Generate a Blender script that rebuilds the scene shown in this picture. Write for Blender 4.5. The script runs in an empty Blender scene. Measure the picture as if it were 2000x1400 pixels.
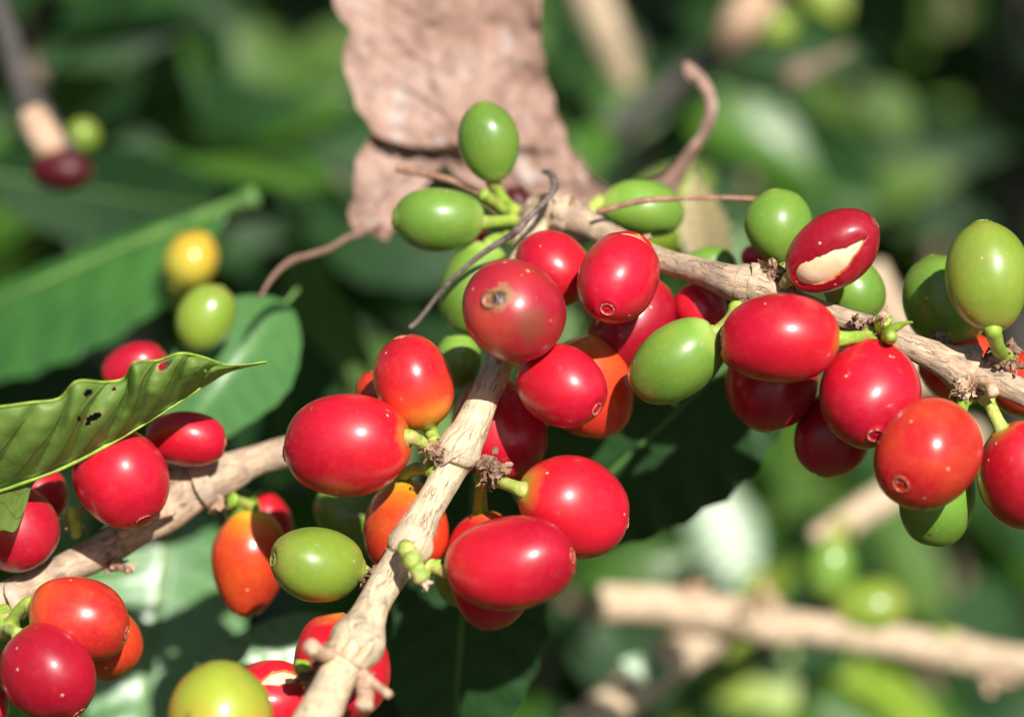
import bpy, math, random
from mathutils import Vector, Matrix, noise
PI = math.pi
random.seed(7)
sc = bpy.context.scene
COL = sc.collection

# ------------------------------------------------------------------ camera, sky, sun, exposure
ZF = 0.40                      # distance of the plane in focus (m); that plane is 0.13 m wide in view
KW = 0.13 / ZF
PITCH = math.radians(12)
CAM = Vector((0, 0, 1.25))
FWD = Vector((0, math.cos(PITCH), -math.sin(PITCH)))
UP = Vector((0, math.sin(PITCH), math.cos(PITCH)))
RT = Vector((1, 0, 0))
cd = bpy.data.cameras.new('camera'); cam = bpy.data.objects.new('camera', cd); COL.objects.link(cam)
cam.location = CAM; cam.rotation_euler = (PI/2 - PITCH, 0, 0)
cd.sensor_width = 36; cd.lens = 36 / KW
cd.clip_start = 0.02; cd.clip_end = 3000
cd.dof.use_dof = True; cd.dof.focus_distance = ZF + 0.001
cd.dof.aperture_fstop = cd.lens / 12.0
sc.camera = cam

def D(x, y, z):                # direction given as right, up, towards the camera
    return RT*x + UP*y - FWD*z
SUN = D(0.25, 0.45, 0.86).normalized()
w = bpy.data.worlds.new('World'); sc.world = w; w.use_nodes = True
nt = w.node_tree; bg = nt.nodes['Background']
sky = nt.nodes.new('ShaderNodeTexSky'); sky.sky_type = 'NISHITA'; sky.sun_disc = False
sky.sun_elevation = math.asin(SUN.z); sky.sun_rotation = math.atan2(SUN.x, SUN.y)
nt.links.new(sky.outputs[0], bg.inputs[0]); bg.inputs[1].default_value = 0.05
ld = bpy.data.lights.new('sun', 'SUN'); ld.energy = 5.0; ld.angle = math.radians(0.55); ld.color = (1, 0.955, 0.88)
so = bpy.data.objects.new('sun', ld); COL.objects.link(so)
so.rotation_euler = SUN.to_track_quat('Z', 'Y').to_euler()
sc.view_settings.view_transform = 'Standard'; sc.view_settings.look = 'None'
sc.view_settings.exposure = 0.60; sc.view_settings.gamma = 1

def P(px, py, dz=0.0):         # a point dz millimetres beyond the focal plane (negative: nearer)
    d = ZF + dz/1000
    return CAM + RT*((px-1000)/2000*KW*d) + UP*((700-py)/2000*KW*d) + FWD*d
def S(px, dz=0.0):             # a length of px pixels at that depth, in metres
    return px/2000*KW*(ZF + dz/1000)

# ------------------------------------------------------------------ materials
def srgb(r, g, b): return tuple(((c/255)/12.92 if c/255 < .04045 else ((c/255+.055)/1.055)**2.4) for c in (r, g, b)) + (1,)
class N:
    def __init__(s, name):
        s.m = bpy.data.materials.new(name); s.m.use_nodes = True
        s.t = s.m.node_tree; s.bs = s.t.nodes['Principled BSDF']; s.out = s.t.nodes['Material Output']
    def n(s, typ, **k):
        x = s.t.nodes.new('ShaderNode' + typ)
        for a, v in k.items(): setattr(x, a, v)
        return x
    def put(s, sock, v):
        if v is None: return
        if isinstance(v, bpy.types.NodeSocket): s.t.links.new(v, sock)
        else: sock.default_value = v
    def coord(s, kind='Object'): return s.n('TexCoord').outputs[kind]
    def noise(s, vec, scale, detail=3, rough=.55, out=0, dist=0):
        x = s.n('TexNoise'); s.put(x.inputs['Vector'], vec); x.inputs['Scale'].default_value = scale
        x.inputs['Detail'].default_value = detail; x.inputs['Roughness'].default_value = rough
        x.inputs['Distortion'].default_value = dist
        return x.outputs[out]
    def vor(s, vec, scale, out='Distance', feature='F1'):
        x = s.n('TexVoronoi', feature=feature); s.put(x.inputs['Vector'], vec); x.inputs['Scale'].default_value = scale
        return x
    def math(s, op, a, b=0.0, clamp=False):
        x = s.n('Math', operation=op, use_clamp=clamp); s.put(x.inputs[0], a); s.put(x.inputs[1], b); return x.outputs[0]
    def map(s, v, a, b, c=0.0, d=1.0, smooth=False):
        x = s.n('MapRange'); s.put(x.inputs[0], v)
        if smooth: x.interpolation_type = 'SMOOTHSTEP'
        for i, q in enumerate((a, b, c, d)): x.inputs[i+1].default_value = q
        return x.outputs[0]
    def ramp(s, f, stops):
        x = s.n('ValToRGB'); s.put(x.inputs[0], f); e = x.color_ramp.elements
        e[0].position, e[0].color = stops[0]; e[1].position, e[1].color = stops[-1]
        for p, c in stops[1:-1]:
            q = e.new(p); q.color = c
        return x.outputs[0]
    def mix(s, f, a, b, mode='MIX'):
        x = s.n('Mix', data_type='RGBA', blend_type=mode); s.put(x.inputs[0], f); s.put(x.inputs[6], a); s.put(x.inputs[7], b)
        return x.outputs[2]
    def scale(s, vec, k):
        x = s.n('Mapping'); s.put(x.inputs[0], vec); x.inputs['Scale'].default_value = k; return x.outputs[0]
    def bump(s, h, strength, dist=0.0002, nrm=None):
        x = s.n('Bump'); x.inputs['Strength'].default_value = strength; x.inputs['Distance'].default_value = dist
        s.put(x.inputs['Height'], h)
        if nrm: s.put(x.inputs['Normal'], nrm)
        return x.outputs[0]
    def attr(s, name): return s.n('Attribute', attribute_name=name).outputs['Fac']
    def rnd(s): return s.n('ObjectInfo').outputs['Random']

def objvec(m):                 # object coordinates shifted by the object's random number so copies differ
    c = m.n('VectorMath', operation='ADD'); m.put(c.inputs[0], m.coord())
    k = m.math('MULTIPLY', m.rnd(), 3.7)
    x = m.n('CombineXYZ'); m.put(x.inputs[0], k); m.put(x.inputs[1], k); m.put(c.inputs[1], x.outputs[0])
    return c.outputs[0]

MC = {}
def cherry_mat(kind):
    if kind in MC: return MC[kind]
    R = lambda *c: tuple(c) + (1,)
    K = {  # stops along the axis from stem (0) to calyx (1): linear colours
     'red':     ([(0, R(.42,.30,.03)), (.03, R(.48,.12,.015)), (.085, R(.52,.007,.016)), (1, R(.46,.003,.025))], (.57,.012,.026), .44),
     'crimson': ([(0, R(.40,.22,.04)), (.05, R(.40,.03,.02)), (.12, R(.38,.004,.020)), (1, R(.33,.003,.018))], (.42,.010,.022), .46),
     'maroon':  ([(0, R(.10,.05,.02)), (.1, R(.07,.004,.008)), (1, R(.05,.003,.006))], (.09,.006,.01), .5),
     'scarlet': ([(0, R(.50,.34,.03)), (.07, R(.60,.12,.012)), (.3, R(.60,.032,.018)), (1, R(.52,.012,.018))], (.66,.09,.02), .38),
     'blush':   ([(0, R(.60,.42,.03)), (.10, R(.66,.26,.02)), (.30, R(.62,.06,.02)), (.55, R(.52,.012,.02)), (1, R(.48,.008,.02))], (.62,.05,.02), .38),
     'orange':  ([(0, R(.56,.42,.03)), (.08, R(.66,.18,.012)), (.26, R(.62,.060,.014)), (1, R(.54,.014,.014))], (.66,.12,.012), .40),
     'green':   ([(0, R(.34,.46,.10)), (.16, R(.15,.29,.036)), (.8, R(.125,.25,.030)), (1, R(.17,.27,.04))], (.20,.28,.035), .44),
     'lime':    ([(0, R(.40,.46,.08)), (.2, R(.22,.32,.035)), (.8, R(.175,.27,.026)), (1, R(.24,.25,.05))], (.27,.30,.04), .46),
     'yellow':  ([(0, R(.32,.34,.05)), (.4, R(.50,.42,.04)), (1, R(.60,.38,.03))], (.58,.30,.03), .5),
     'turning': ([(0, R(.22,.30,.03)), (.35, R(.28,.33,.03)), (.7, R(.38,.30,.03)), (1, R(.50,.16,.025))], (.52,.16,.02), .42),
    }[kind]
    stops, mot, rough = K
    m = N('cherry_skin_' + kind); v = objvec(m)
    n1 = m.noise(v, 95, 3); ax = m.attr('ax')
    axd = m.math('ADD', ax, m.map(n1, .3, .7, -.06, .06))
    base = m.ramp(axd, stops)
    n2 = m.noise(v, 170, 5, .6)
    base = m.mix(m.map(n2, .45, .75, 0, .55), base, mot + (1,))
    n3 = m.noise(v, 1400, 2, .6)                                        # fine grain of the skin
    lo = m.noise(v, 60, 2, .5)
    hs = m.n('HueSaturation'); m.put(hs.inputs['Value'], m.map(lo, .3, .7, .78, 1.14)); m.put(hs.inputs['Color'], base); base = hs.outputs[0]
    n3 = m.noise(v, 1400, 2, .6)
    dusty = m.map(m.noise(v, 130, 6, .75), .55, .76, 0, .08)
    base = m.mix(dusty, base, (.55, .30, .22, 1))
    base = m.mix(m.map(n3, .5, .85, 0, .22), base, tuple(min(1, c*1.4+.03) for c in mot) + (1,))
    n5 = m.noise(m.scale(v, (1, 1, .18)), 420, 3, .6)                   # faint lengthwise streaks
    base = m.mix(m.map(n5, .58, .8, 0, .25), base, tuple(c*.55 for c in mot) + (1,))
    vo = m.vor(v, 430)
    sel = m.math('GREATER_THAN', m.n('SeparateColor').outputs[0], .5)
    sp = m.t.nodes[-1] if False else None
    sepc = m.n('SeparateColor'); m.put(sepc.inputs[0], vo.outputs['Color'])
    dot = m.math('MULTIPLY', m.map(vo.outputs['Distance'], .05, .10, 1, 0), m.math('GREATER_THAN', sepc.outputs[0], .68))
    base = m.mix(m.math('MULTIPLY', dot, .75), base, (.75, .55, .36, 1))
    vo2 = m.vor(v, 190); s2 = m.n('SeparateColor'); m.put(s2.inputs[0], vo2.outputs['Color'])
    dot2 = m.math('MULTIPLY', m.map(vo2.outputs['Distance'], .04, .09, 1, 0), m.math('GREATER_THAN', s2.outputs[1], .86))
    base = m.mix(m.math('MULTIPLY', dot2, .8), base, (.12, .05, .025, 1))
    # lengthwise scratch marks, pale and corky
    if kind not in ('green', 'lime'):
        sc1 = m.noise(m.scale(v, (1, .12, 1)), 300, 2, .5)
        base = m.mix(m.map(sc1, .765, .79, 0, .5), base, (.62, .36, .2, 1))
    m.put(m.bs.inputs['Base Color'], base)
    m.put(m.bs.inputs['Roughness'], m.map(n2, .3, .7, rough-.10, rough+.02))
    m.bs.inputs['Specular IOR Level'].default_value = .36
    m.put(m.bs.inputs['Coat Weight'], m.map(m.noise(v, 90, 4, .7), .35, .65, .60, .25))
    m.put(m.bs.inputs['Coat Roughness'], m.map(n2, .3, .75, .12, .26))
    m.bs.inputs['Subsurface Weight'].default_value = .16
    m.bs.inputs['Subsurface Radius'].default_value = (1, .12, .08) if kind not in ('green', 'lime') else (.5, 1, .2)
    m.bs.inputs['Subsurface Scale'].default_value = .0018
    h = m.math('ADD', m.math('MULTIPLY', n3, .12), m.math('ADD', m.math('MULTIPLY', n2, .6), m.math('MULTIPLY', dot, .5)))
    bn = m.bump(h, .5, .00020); m.put(m.bs.inputs['Normal'], bn)
    if kind == 'maroon': m.put(m.bs.inputs['Coat Weight'], .0); [m.t.links.remove(l) for l in list(m.bs.inputs['Coat Weight'].links)]
    MC[kind] = m.m
    return m.m

def blemish_mat():
    m = N('cherry_skin_blemished'); v = m.coord()
    n1 = m.noise(v, 120, 4); n2 = m.noise(v, 420, 5, .65)
    base = m.mix(m.map(n1, .4, .7), (.34, .007, .022, 1), (.40, .022, .022, 1))
    base = m.mix(m.map(n2, .55, .75, 0, .4), base, (.24, .012, .02, 1))
    def blob(c, r0, r1, j=.0012):
        d = m.n('VectorMath', operation='DISTANCE'); m.put(d.inputs[0], v); d.inputs[1].default_value = c
        dd = m.math('ADD', d.outputs['Value'], m.map(n2, .3, .7, -j, j))
        return m.map(dd, r0, r1, 1, 0, True)
    base = m.mix(m.math('MULTIPLY', blob(BL[0], .0009, .0036), .85), base, (.20, .045, .02, 1))   # bruise
    base = m.mix(m.math('MULTIPLY', blob(BL[1], .001, .005), .40), base, (.50, .09, .03, 1))
    vo = m.vor(v, 620); s = m.n('SeparateColor'); m.put(s.inputs[0], vo.outputs['Color'])
    area = m.map(n1, .42, .56, .0, 1)
    dot = m.math('MULTIPLY', m.map(vo.outputs['Distance'], .12, .22, 1, 0), m.math('GREATER_THAN', s.outputs[0], .66))
    base = m.mix(m.math('MULTIPLY', m.math('MULTIPLY', dot, area), .75), base, (.66, .40, .18, 1))
    base = m.mix(blob(BL[2], .0014, .0024, .0008), base, (.30, .13, .06, 1))
    base = m.mix(blob(BL[2], .0008, .0013, .0005), base, (.06, .035, .022, 1))
    m.put(m.bs.inputs['Base Color'], base); m.bs.inputs['Roughness'].default_value = .46
    m.put(m.bs.inputs['Coat Weight'], m.math('SUBTRACT', .5, m.math('MULTIPLY', blob(BL[2], .0014, .0024, .0008), .5))); m.bs.inputs['Coat Roughness'].default_value = .24
    m.put(m.bs.inputs['Normal'], m.bump(m.math('ADD', n2, m.math('MULTIPLY', dot, .6)), .4, .0002))
    return m.m

def simple(name, c1, c2, scale=400, rough=.7, bump=.5, bd=.0002, det=5, sss=0, c3=None, coat=0):
    m = N(name); v = objvec(m)
    n1 = m.noise(v, scale, det, .62)
    base = m.ramp(n1, [(.36, c1), (.62, c2)])
    if c3:
        n2 = m.noise(v, scale*.45, 3); base = m.mix(m.map(n2, .52, .68, 0, .8), base, c3)
    m.put(m.bs.inputs['Base Color'], base); m.bs.inputs['Roughness'].default_value = rough
    m.bs.inputs['Subsurface Weight'].default_value = sss; m.bs.inputs['Subsurface Scale'].default_value = .001
    m.bs.inputs['Coat Weight'].default_value = coat
    m.put(m.bs.inputs['Normal'], m.bump(m.noise(v, scale*1.6, 5, .7), bump, bd))
    return m.m

def bark_mat(name, a, b, c, dark, fis=.5):
    m = N(name); uv = m.coord('UV')                 # uv in millimetres: x round the stem, y along it
    nn = m.noise(uv, .35, 3, .5, out=1)
    wv = m.n('VectorMath', operation='ADD'); m.put(wv.inputs[0], uv)
    sc_ = m.n('VectorMath', operation='SCALE'); m.put(sc_.inputs[0], nn); sc_.inputs['Scale'].default_value = 1.6
    m.put(wv.inputs[1], sc_.outputs[0]); uvw = wv.outputs[0]
    st = m.noise(m.scale(uvw, (1.0, .14, 1)), 2.2, 6, .68)
    lo = m.noise(uv, .32, 3, .6); hi = m.noise(uv, 7, 5, .7)
    base = m.ramp(st, [(.33, b), (.47, a), (.64, c)])
    base = m.mix(m.map(lo, .46, .62, 0, .75), base, (a[0]*.66, a[1]*.70, a[2]*.78, 1))
    lich = m.map(m.noise(uv, .9, 5, .7), .60, .68, 0, .6); base = m.mix(lich, base, (.62, .60, .54, 1))
    base = m.mix(m.map(hi, .50, .72, 0, .65), base, b)
    cr = m.noise(m.scale(uvw, (1, .10, 1)), 1.15, 4, .6)        # fissures
    ab = m.math('ABSOLUTE', m.math('SUBTRACT', cr, .5))
    where = m.map(m.noise(uv, .22, 2), .46, .60)
    crk = m.math('MULTIPLY', m.map(ab, .006, .030, 1, 0), where)
    base = m.mix(m.math('MULTIPLY', crk, fis*1.5, True), base, dark)
    gr = m.map(m.noise(uv, .55, 4, .7), .60, .72, 0, .55)       # greenish patches of living skin
    base = m.mix(m.math('MULTIPLY', gr, .45), base, (.26, .27, .10, 1))
    m.put(m.bs.inputs['Base Color'], base); m.bs.inputs['Roughness'].default_value = .72
    m.bs.inputs['Specular IOR Level'].default_value = .35
    h = m.math('SUBTRACT', m.math('ADD', m.math('MULTIPLY', st, 1.0), m.math('MULTIPLY', hi, .35)), m.math('MULTIPLY', crk, .9))
    m.put(m.bs.inputs['Normal'], m.bump(h, .75, .00032))
    return m.m

def leaf_mat(name, c, c2, vein, rough=.34, trans=.28, tcol=None, nv=9.0, vb=.6, dist=.0008, coat=.25, spec=.5):
    m = N(name); u = m.coord('UV'); v = objvec(m)
    s = m.n('SeparateXYZ'); m.put(s.inputs[0], u)
    au = m.math('ABSOLUTE', m.math('SUBTRACT', s.outputs[0], .5))       # 0 at the midrib, .5 at the edge
    n1 = m.noise(v, 40, 4); n2 = m.noise(v, 330, 4, .6)
    ph = m.math('ADD', m.math('SUBTRACT', m.math('MULTIPLY', s.outputs[1], nv), m.math('MULTIPLY', m.math('POWER', au, .8), 3.2)), m.map(n1, .3, .7, -.12, .12))
    tri = m.math('ABSOLUTE', m.math('SUBTRACT', m.math('FRACT', ph), .5))
    line = m.map(tri, .0, .045, 1, 0, True)
    line = m.math('MULTIPLY', line, m.map(au, .38, .5, 1, .15))
    mid = m.map(au, .012, .035, 1, 0, True)
    net = m.vor(v, 620, feature='DISTANCE_TO_EDGE').outputs['Distance']
    netl = m.map(net, .0, .12, 1, 0)
    base = m.mix(m.map(n1, .38, .66), c, c2)
    rv = m.map(m.rnd(), 0, 1, .82, 1.2)
    hs = m.n('HueSaturation'); m.put(hs.inputs['Value'], rv); m.put(hs.inputs['Color'], base); base = hs.outputs[0]
    base = m.mix(m.math('MULTIPLY', netl, .10), base, vein)
    base = m.mix(m.math('MULTIPLY', m.math('MAXIMUM', m.math('MULTIPLY', line, .5), mid), .8), base, vein)
    blot = m.map(m.noise(v, 160, 4, .65), .71, .76, 0, .8)
    base = m.mix(blot, base, (.30, .24, .06, 1))
    ed = m.attr('scar'); base = m.mix(ed, base, (.62, .34, .20, 1))
    m.put(m.bs.inputs['Base Color'], base)
    m.put(m.bs.inputs['Roughness'], m.map(n2, .3, .7, rough-.05, rough+.1))
    m.bs.inputs['Coat Weight'].default_value = coat; m.bs.inputs['Coat Roughness'].default_value = .3; m.bs.inputs['Specular IOR Level'].default_value = spec
    h = m.math('ADD', m.math('MULTIPLY', m.math('MAXIMUM', line, mid), -1.0), m.math('ADD', m.math('MULTIPLY', n2, .25), m.math('MULTIPLY', netl, -.03)))
    bn = m.bump(h, vb, dist); m.put(m.bs.inputs['Normal'], bn)
    tr = m.n('BsdfTranslucent'); m.put(tr.inputs[0], m.mix(.75, base, tcol or (.22, .42, .03, 1))); m.put(tr.inputs[1], bn)
    mx = m.n('MixShader'); mx.inputs[0].default_value = trans
    m.t.links.new(m.bs.outputs[0], mx.inputs[1]); m.t.links.new(tr.outputs[0], mx.inputs[2])
    m.t.links.new(mx.outputs[0], m.out.inputs[0])
    return m.m

M = {
 'bark':   bark_mat('tan_bark', (.66,.52,.33,1), (.44,.29,.17,1), (.74,.62,.42,1), (.22,.09,.06,1), .45),
 'bark2':  bark_mat('grey_brown_bark', (.50,.36,.24,1), (.32,.19,.12,1), (.62,.48,.34,1), (.14,.07,.045,1), .4),
 'bark3':  bark_mat('dark_bark', (.22,.15,.11,1), (.11,.07,.05,1), (.34,.25,.18,1), (.05,.03,.02,1), .5),
 'barkshade':  bark_mat('bark_painted_shade', (.075,.065,.06,1), (.035,.03,.028,1), (.12,.10,.09,1), (.02,.015,.01,1), .5),  # bark darkened so that its colour stands for shade
 'barkp':  bark_mat('pale_bark', (.60,.45,.29,1), (.36,.22,.14,1), (.72,.58,.42,1), (.2,.1,.06,1), .3),
 'collar': simple('papery_bark_ridge', (.34,.23,.15,1), (.54,.42,.29,1), 700, .8, .9, c3=(.44,.38,.33,1)),
 'scale':  simple('dry_brown_scale', (.07,.035,.022,1), (.32,.18,.11,1), 1300, .8, .9, c3=(.50,.32,.22,1)),
 'stub':   simple('corky_stub', (.30,.17,.10,1), (.62,.42,.28,1), 1100, .75, .8, c3=(.66,.5,.38,1)),
 'pedi':   simple('green_pedicel', (.20,.33,.04,1), (.50,.52,.13,1), 750, .5, .8, .0002, sss=.1, c3=(.42,.26,.13,1)),
 'pedib':  simple('bright_green_pedicel', (.18,.33,.03,1), (.36,.48,.07,1), 650, .45, .7, .0002, sss=.1, c3=(.30,.24,.08,1)),
 'rib':    simple('leaf_midrib', (.07,.17,.04,1), (.13,.25,.06,1), 200, .5, .2),
 'scar':   simple('calyx_ring', (.30,.09,.05,1), (.62,.34,.20,1), 1500, .7, .8, .00015),
 'scarb':  simple('calyx_ring_brown', (.10,.05,.03,1), (.36,.22,.13,1), 1500, .8, .9, .0002),
 'scarg':  simple('calyx_ring_green', (.22,.26,.05,1), (.40,.42,.12,1), 1200, .6, .6, .00012),
 'pulp':   simple('wet_pulp', (.42,.10,.03,1), (.62,.26,.08,1), 500, .4, .5, .0002, sss=.1, c3=(.5,.06,.03,1)),
 'seed':   simple('parchment', (.74,.54,.28,1), (.84,.70,.46,1), 300, .45, .4, .0002, c3=(.86,.76,.54,1), coat=.3),
 'dead':   None, 'twig': simple('thin_dark_twig', (.08,.055,.05,1), (.20,.15,.13,1), 900, .75, .7),
 'twigr':  simple('thin_red_brown_twig', (.20,.09,.06,1), (.38,.20,.13,1), 900, .7, .6),
 'leaf':   leaf_mat('coffee_leaf', (.038,.110,.012,1), (.064,.158,.017,1), (.13,.24,.045,1), .34, .22, coat=.12, spec=.4),
 'leafshade':  leaf_mat('coffee_leaf_painted_shade', (.010,.034,.010,1), (.018,.055,.014,1), (.04,.09,.025,1), .50, .10, coat=.0, spec=.2),  # darkened copy of the leaf: shade put into the colour
 'leafp':  leaf_mat('coffee_leaf_pale', (.056,.118,.022,1), (.090,.165,.028,1), (.14,.22,.055,1), .50, .22, coat=.0, spec=.28),
 'leafy':  leaf_mat('coffee_leaf_yellowing', (.24,.38,.03,1), (.36,.46,.04,1), (.46,.50,.12,1), .4, .3, (.5,.55,.04,1)),
 'under':  leaf_mat('coffee_leaf_underside', (.14,.24,.045,1), (.19,.30,.06,1), (.20,.32,.085,1), .55, .42, (.34,.54,.05,1), 10.0, .6, .0008, .05),
 'drypale':leaf_mat('yellow_dry_leaf', (.50,.44,.20,1), (.60,.42,.26,1), (.6,.5,.3,1), .6, .25, (.6,.5,.2,1)),
 'gloss':  leaf_mat('coffee_leaf_glossy', (.05,.15,.04,1), (.09,.21,.06,1), (.12,.30,.06,1), .38, .12, None, 8.0, .5, .0008, .45),
 'leafbig': leaf_mat('coffee_leaf_big', (.030,.125,.022,1), (.062,.19,.032,1), (.20,.34,.09,1), .34, .2, None, 8.0, .8, .0012, .7),
 'soil':   simple('leaf_litter_soil', (.022,.018,.011,1), (.06,.045,.026,1), 9, .9, .8, .03, c3=(.03,.045,.016,1)),
}
def dead_mat():
    m = N('dead_leaf_skin'); v = m.coord()
    n1 = m.noise(v, 60, 5, .6); n2 = m.noise(v, 300, 5, .65); n3 = m.noise(v, 900, 4, .7)
    base = m.ramp(n1, [(.36, (.19,.11,.08,1)), (.5, (.31,.19,.145,1)), (.64, (.39,.265,.215,1))])
    base = m.mix(m.map(n2, .47, .66, 0, .65), base, (.15,.085,.065,1))
    base = m.mix(m.map(m.noise(v, 210, 3, .5), .60, .68, 0, .7), base, (.42,.37,.34,1))
    base = m.mix(m.map(m.noise(v, 130, 4, .6), .60, .70, 0, .55), base, (.24,.16,.13,1))
    m.put(m.bs.inputs['Base Color'], base); m.bs.inputs['Roughness'].default_value = .75
    m.bs.inputs['Specular IOR Level'].default_value = .3
    m.put(m.bs.inputs['Normal'], m.bump(m.math('ADD', n2, m.math('MULTIPLY', n3, .2)), .6, .0010))
    return m.m
M['dead'] = dead_mat()

# ------------------------------------------------------------------ object helpers
def obj(name, vs, fs, mat, parent=None, uv=None, attrs=None, smooth=True):
    me = bpy.data.meshes.new(name); me.from_pydata([tuple(v) for v in vs], [], fs)
    if smooth: me.polygons.foreach_set('use_smooth', [True]*len(me.polygons))
    if uv:
        l = me.uv_layers.new(name='UVMap')
        for poly in me.polygons:
            us = [uv[i] for i in poly.vertices]
            for li, q in zip(poly.loop_indices, us): l.data[li].uv = q
    for k, vals in (attrs or {}).items():
        a = me.attributes.new(k, 'FLOAT', 'POINT'); a.data.foreach_set('value', vals)
    me.materials.append(mat); me.update()
    o = bpy.data.objects.new(name, me); COL.objects.link(o)
    if parent: o.parent = parent
    return o
def thing(name, label, cat, loc=(0,0,0), group=None, mat=None):
    o = bpy.data.objects.new(name, None); COL.objects.link(o)
    o.empty_display_size = .005
    o.matrix_world = mat if mat else Matrix.Translation(loc)
    tag(o, label, cat, group); return o
def tag(o, label, cat, group=None):
    o['label'] = label; o['category'] = cat
    if group: o['group'] = group
INV = {}
def loc(o, pts):               # world points into the object's own frame
    if o is None: return pts
    k = o.name
    if k not in INV: INV[k] = o.matrix_basis.inverted()
    return [INV[k] @ Vector(p) for p in pts]

def spline(pts, n):            # Catmull-Rom through (Vector, radius)
    out = []
    q = [pts[0]] + list(pts) + [pts[-1]]
    for i in range(1, len(q)-2):
        p0, p1, p2, p3 = q[i-1], q[i], q[i+1], q[i+2]
        for k in range(n):
            t = k/n
            f = lambda a, b, c, d: .5*((2*b) + (-a+c)*t + (2*a-5*b+4*c-d)*t*t + (-a+3*b-3*c+d)*t**3)
            out.append((f(p0[0], p1[0], p2[0], p3[0]), max(1e-5, f(p0[1], p1[1], p2[1], p3[1]))))
    out.append(pts[-1]); return out
def tube(pts, n=6, seg=16, rough=.0, nf=300, flat=1.0, seed=0, smooth_path=True, caps=True):
    """swept tube: pts [(Vector, radius m)] -> verts, faces, uv(mm)"""
    q = spline(pts, n) if smooth_path else pts
    vs, fs, uv = [], [], []
    d0 = (q[1][0]-q[0][0]).normalized(); ref = d0.orthogonal().normalized()
    ln = 0
    for i, (p, r) in enumerate(q):
        d = (q[min(i+1, len(q)-1)][0] - q[max(i-1, 0)][0]).normalized()
        if i: ln += (p - q[i-1][0]).length
        ref = (ref - d*ref.dot(d)).normalized(); bi = d.cross(ref)
        for k in range(seg+1):
            a = 2*PI*(k % seg)/seg
            dr = ref*math.cos(a) + bi*math.sin(a)*flat
            pp = p + dr*r
            rr = r
            if rough:
                w_ = noise.noise(pp*nf + Vector((seed*7.1, 0, 0))) + .5*noise.noise(pp*nf*2.7 + Vector((0, seed, 0)))
                w2 = noise.noise(Vector((math.cos(a)*2.2, math.sin(a)*2.2, ln*60 + seed)))
                rr = r*(1 + rough*(w_*.6 + w2*.7))
            vs.append(p + dr*rr); uv.append((k/seg*2*PI*.002*1000, ln*1000))
    m = len(q); w1 = seg+1
    for i in range(m-1):
        for k in range(seg):
            fs.append((i*w1+k, i*w1+k+1, (i+1)*w1+k+1, (i+1)*w1+k))
    if caps:
        for e, i in ((0, 0), (1, m-1)):
            c = len(vs); d = (q[1][0]-q[0][0]).normalized()*-1 if e == 0 else (q[-1][0]-q[-2][0]).normalized()
            vs.append(q[i][0] + d*q[i][1]*.25); uv.append((0, ln*1000*e))
            for k in range(seg):
                f = (i*w1+k, i*w1+k+1, c)
                fs.append(f[::-1] if e == 0 else f)
    return vs, fs, uv
def weld(o):
    import bmesh
    bm = bmesh.new(); bm.from_mesh(o.data); bmesh.ops.remove_doubles(bm, verts=bm.verts, dist=1e-7); bm.to_mesh(o.data); bm.free()
def tube_obj(name, pts, mat, parent=None, **k):
    vs, fs, uv = tube(pts, **k)
    o = obj(name, loc(parent, vs), fs, mat, parent, uv); weld(o); return o

# ------------------------------------------------------------------ cherries
def cherry_surface(a, b, ntheta, nphi, slit=None, s=1.0, seed=0, point=0, calyx=True):
    """rings from the stem pole (z=-a) to the calyx pole (z=+a)"""
    rings = []
    for i in range(1, ntheta):
        th = PI*i/ntheta
        z = -a*math.cos(th); r = b*math.sin(th)**.94
        t = (1-math.cos(th))/2
        r *= 1 + .035*math.cos(th*1.0)*(-1)
        if point: r *= 1 - point*max(0, t-.35)**1.3; 
        z += -.02*a*math.exp(-((th)/.25)**2)*-1
        rings.append((r*s, z*s, t))
    if calyx:                                     # ridge, moat and flat disc at the calyx
        rs = .155*b*s
        rings = [q for q in rings if not (q[1] > 0 and q[0] < rs*1.25)]
        zt = a*s*.985
        rings += [(rs*1.2, zt-.012*a, .985), (rs*1.05, zt+.012*a, .99), (rs*.9, zt+.008*a, .992), (rs*.75, zt-.012*a, .994), (rs*.35, zt-.010*a, .997), (rs*.12, zt+.012*a, .999)]
    return rings
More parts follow.
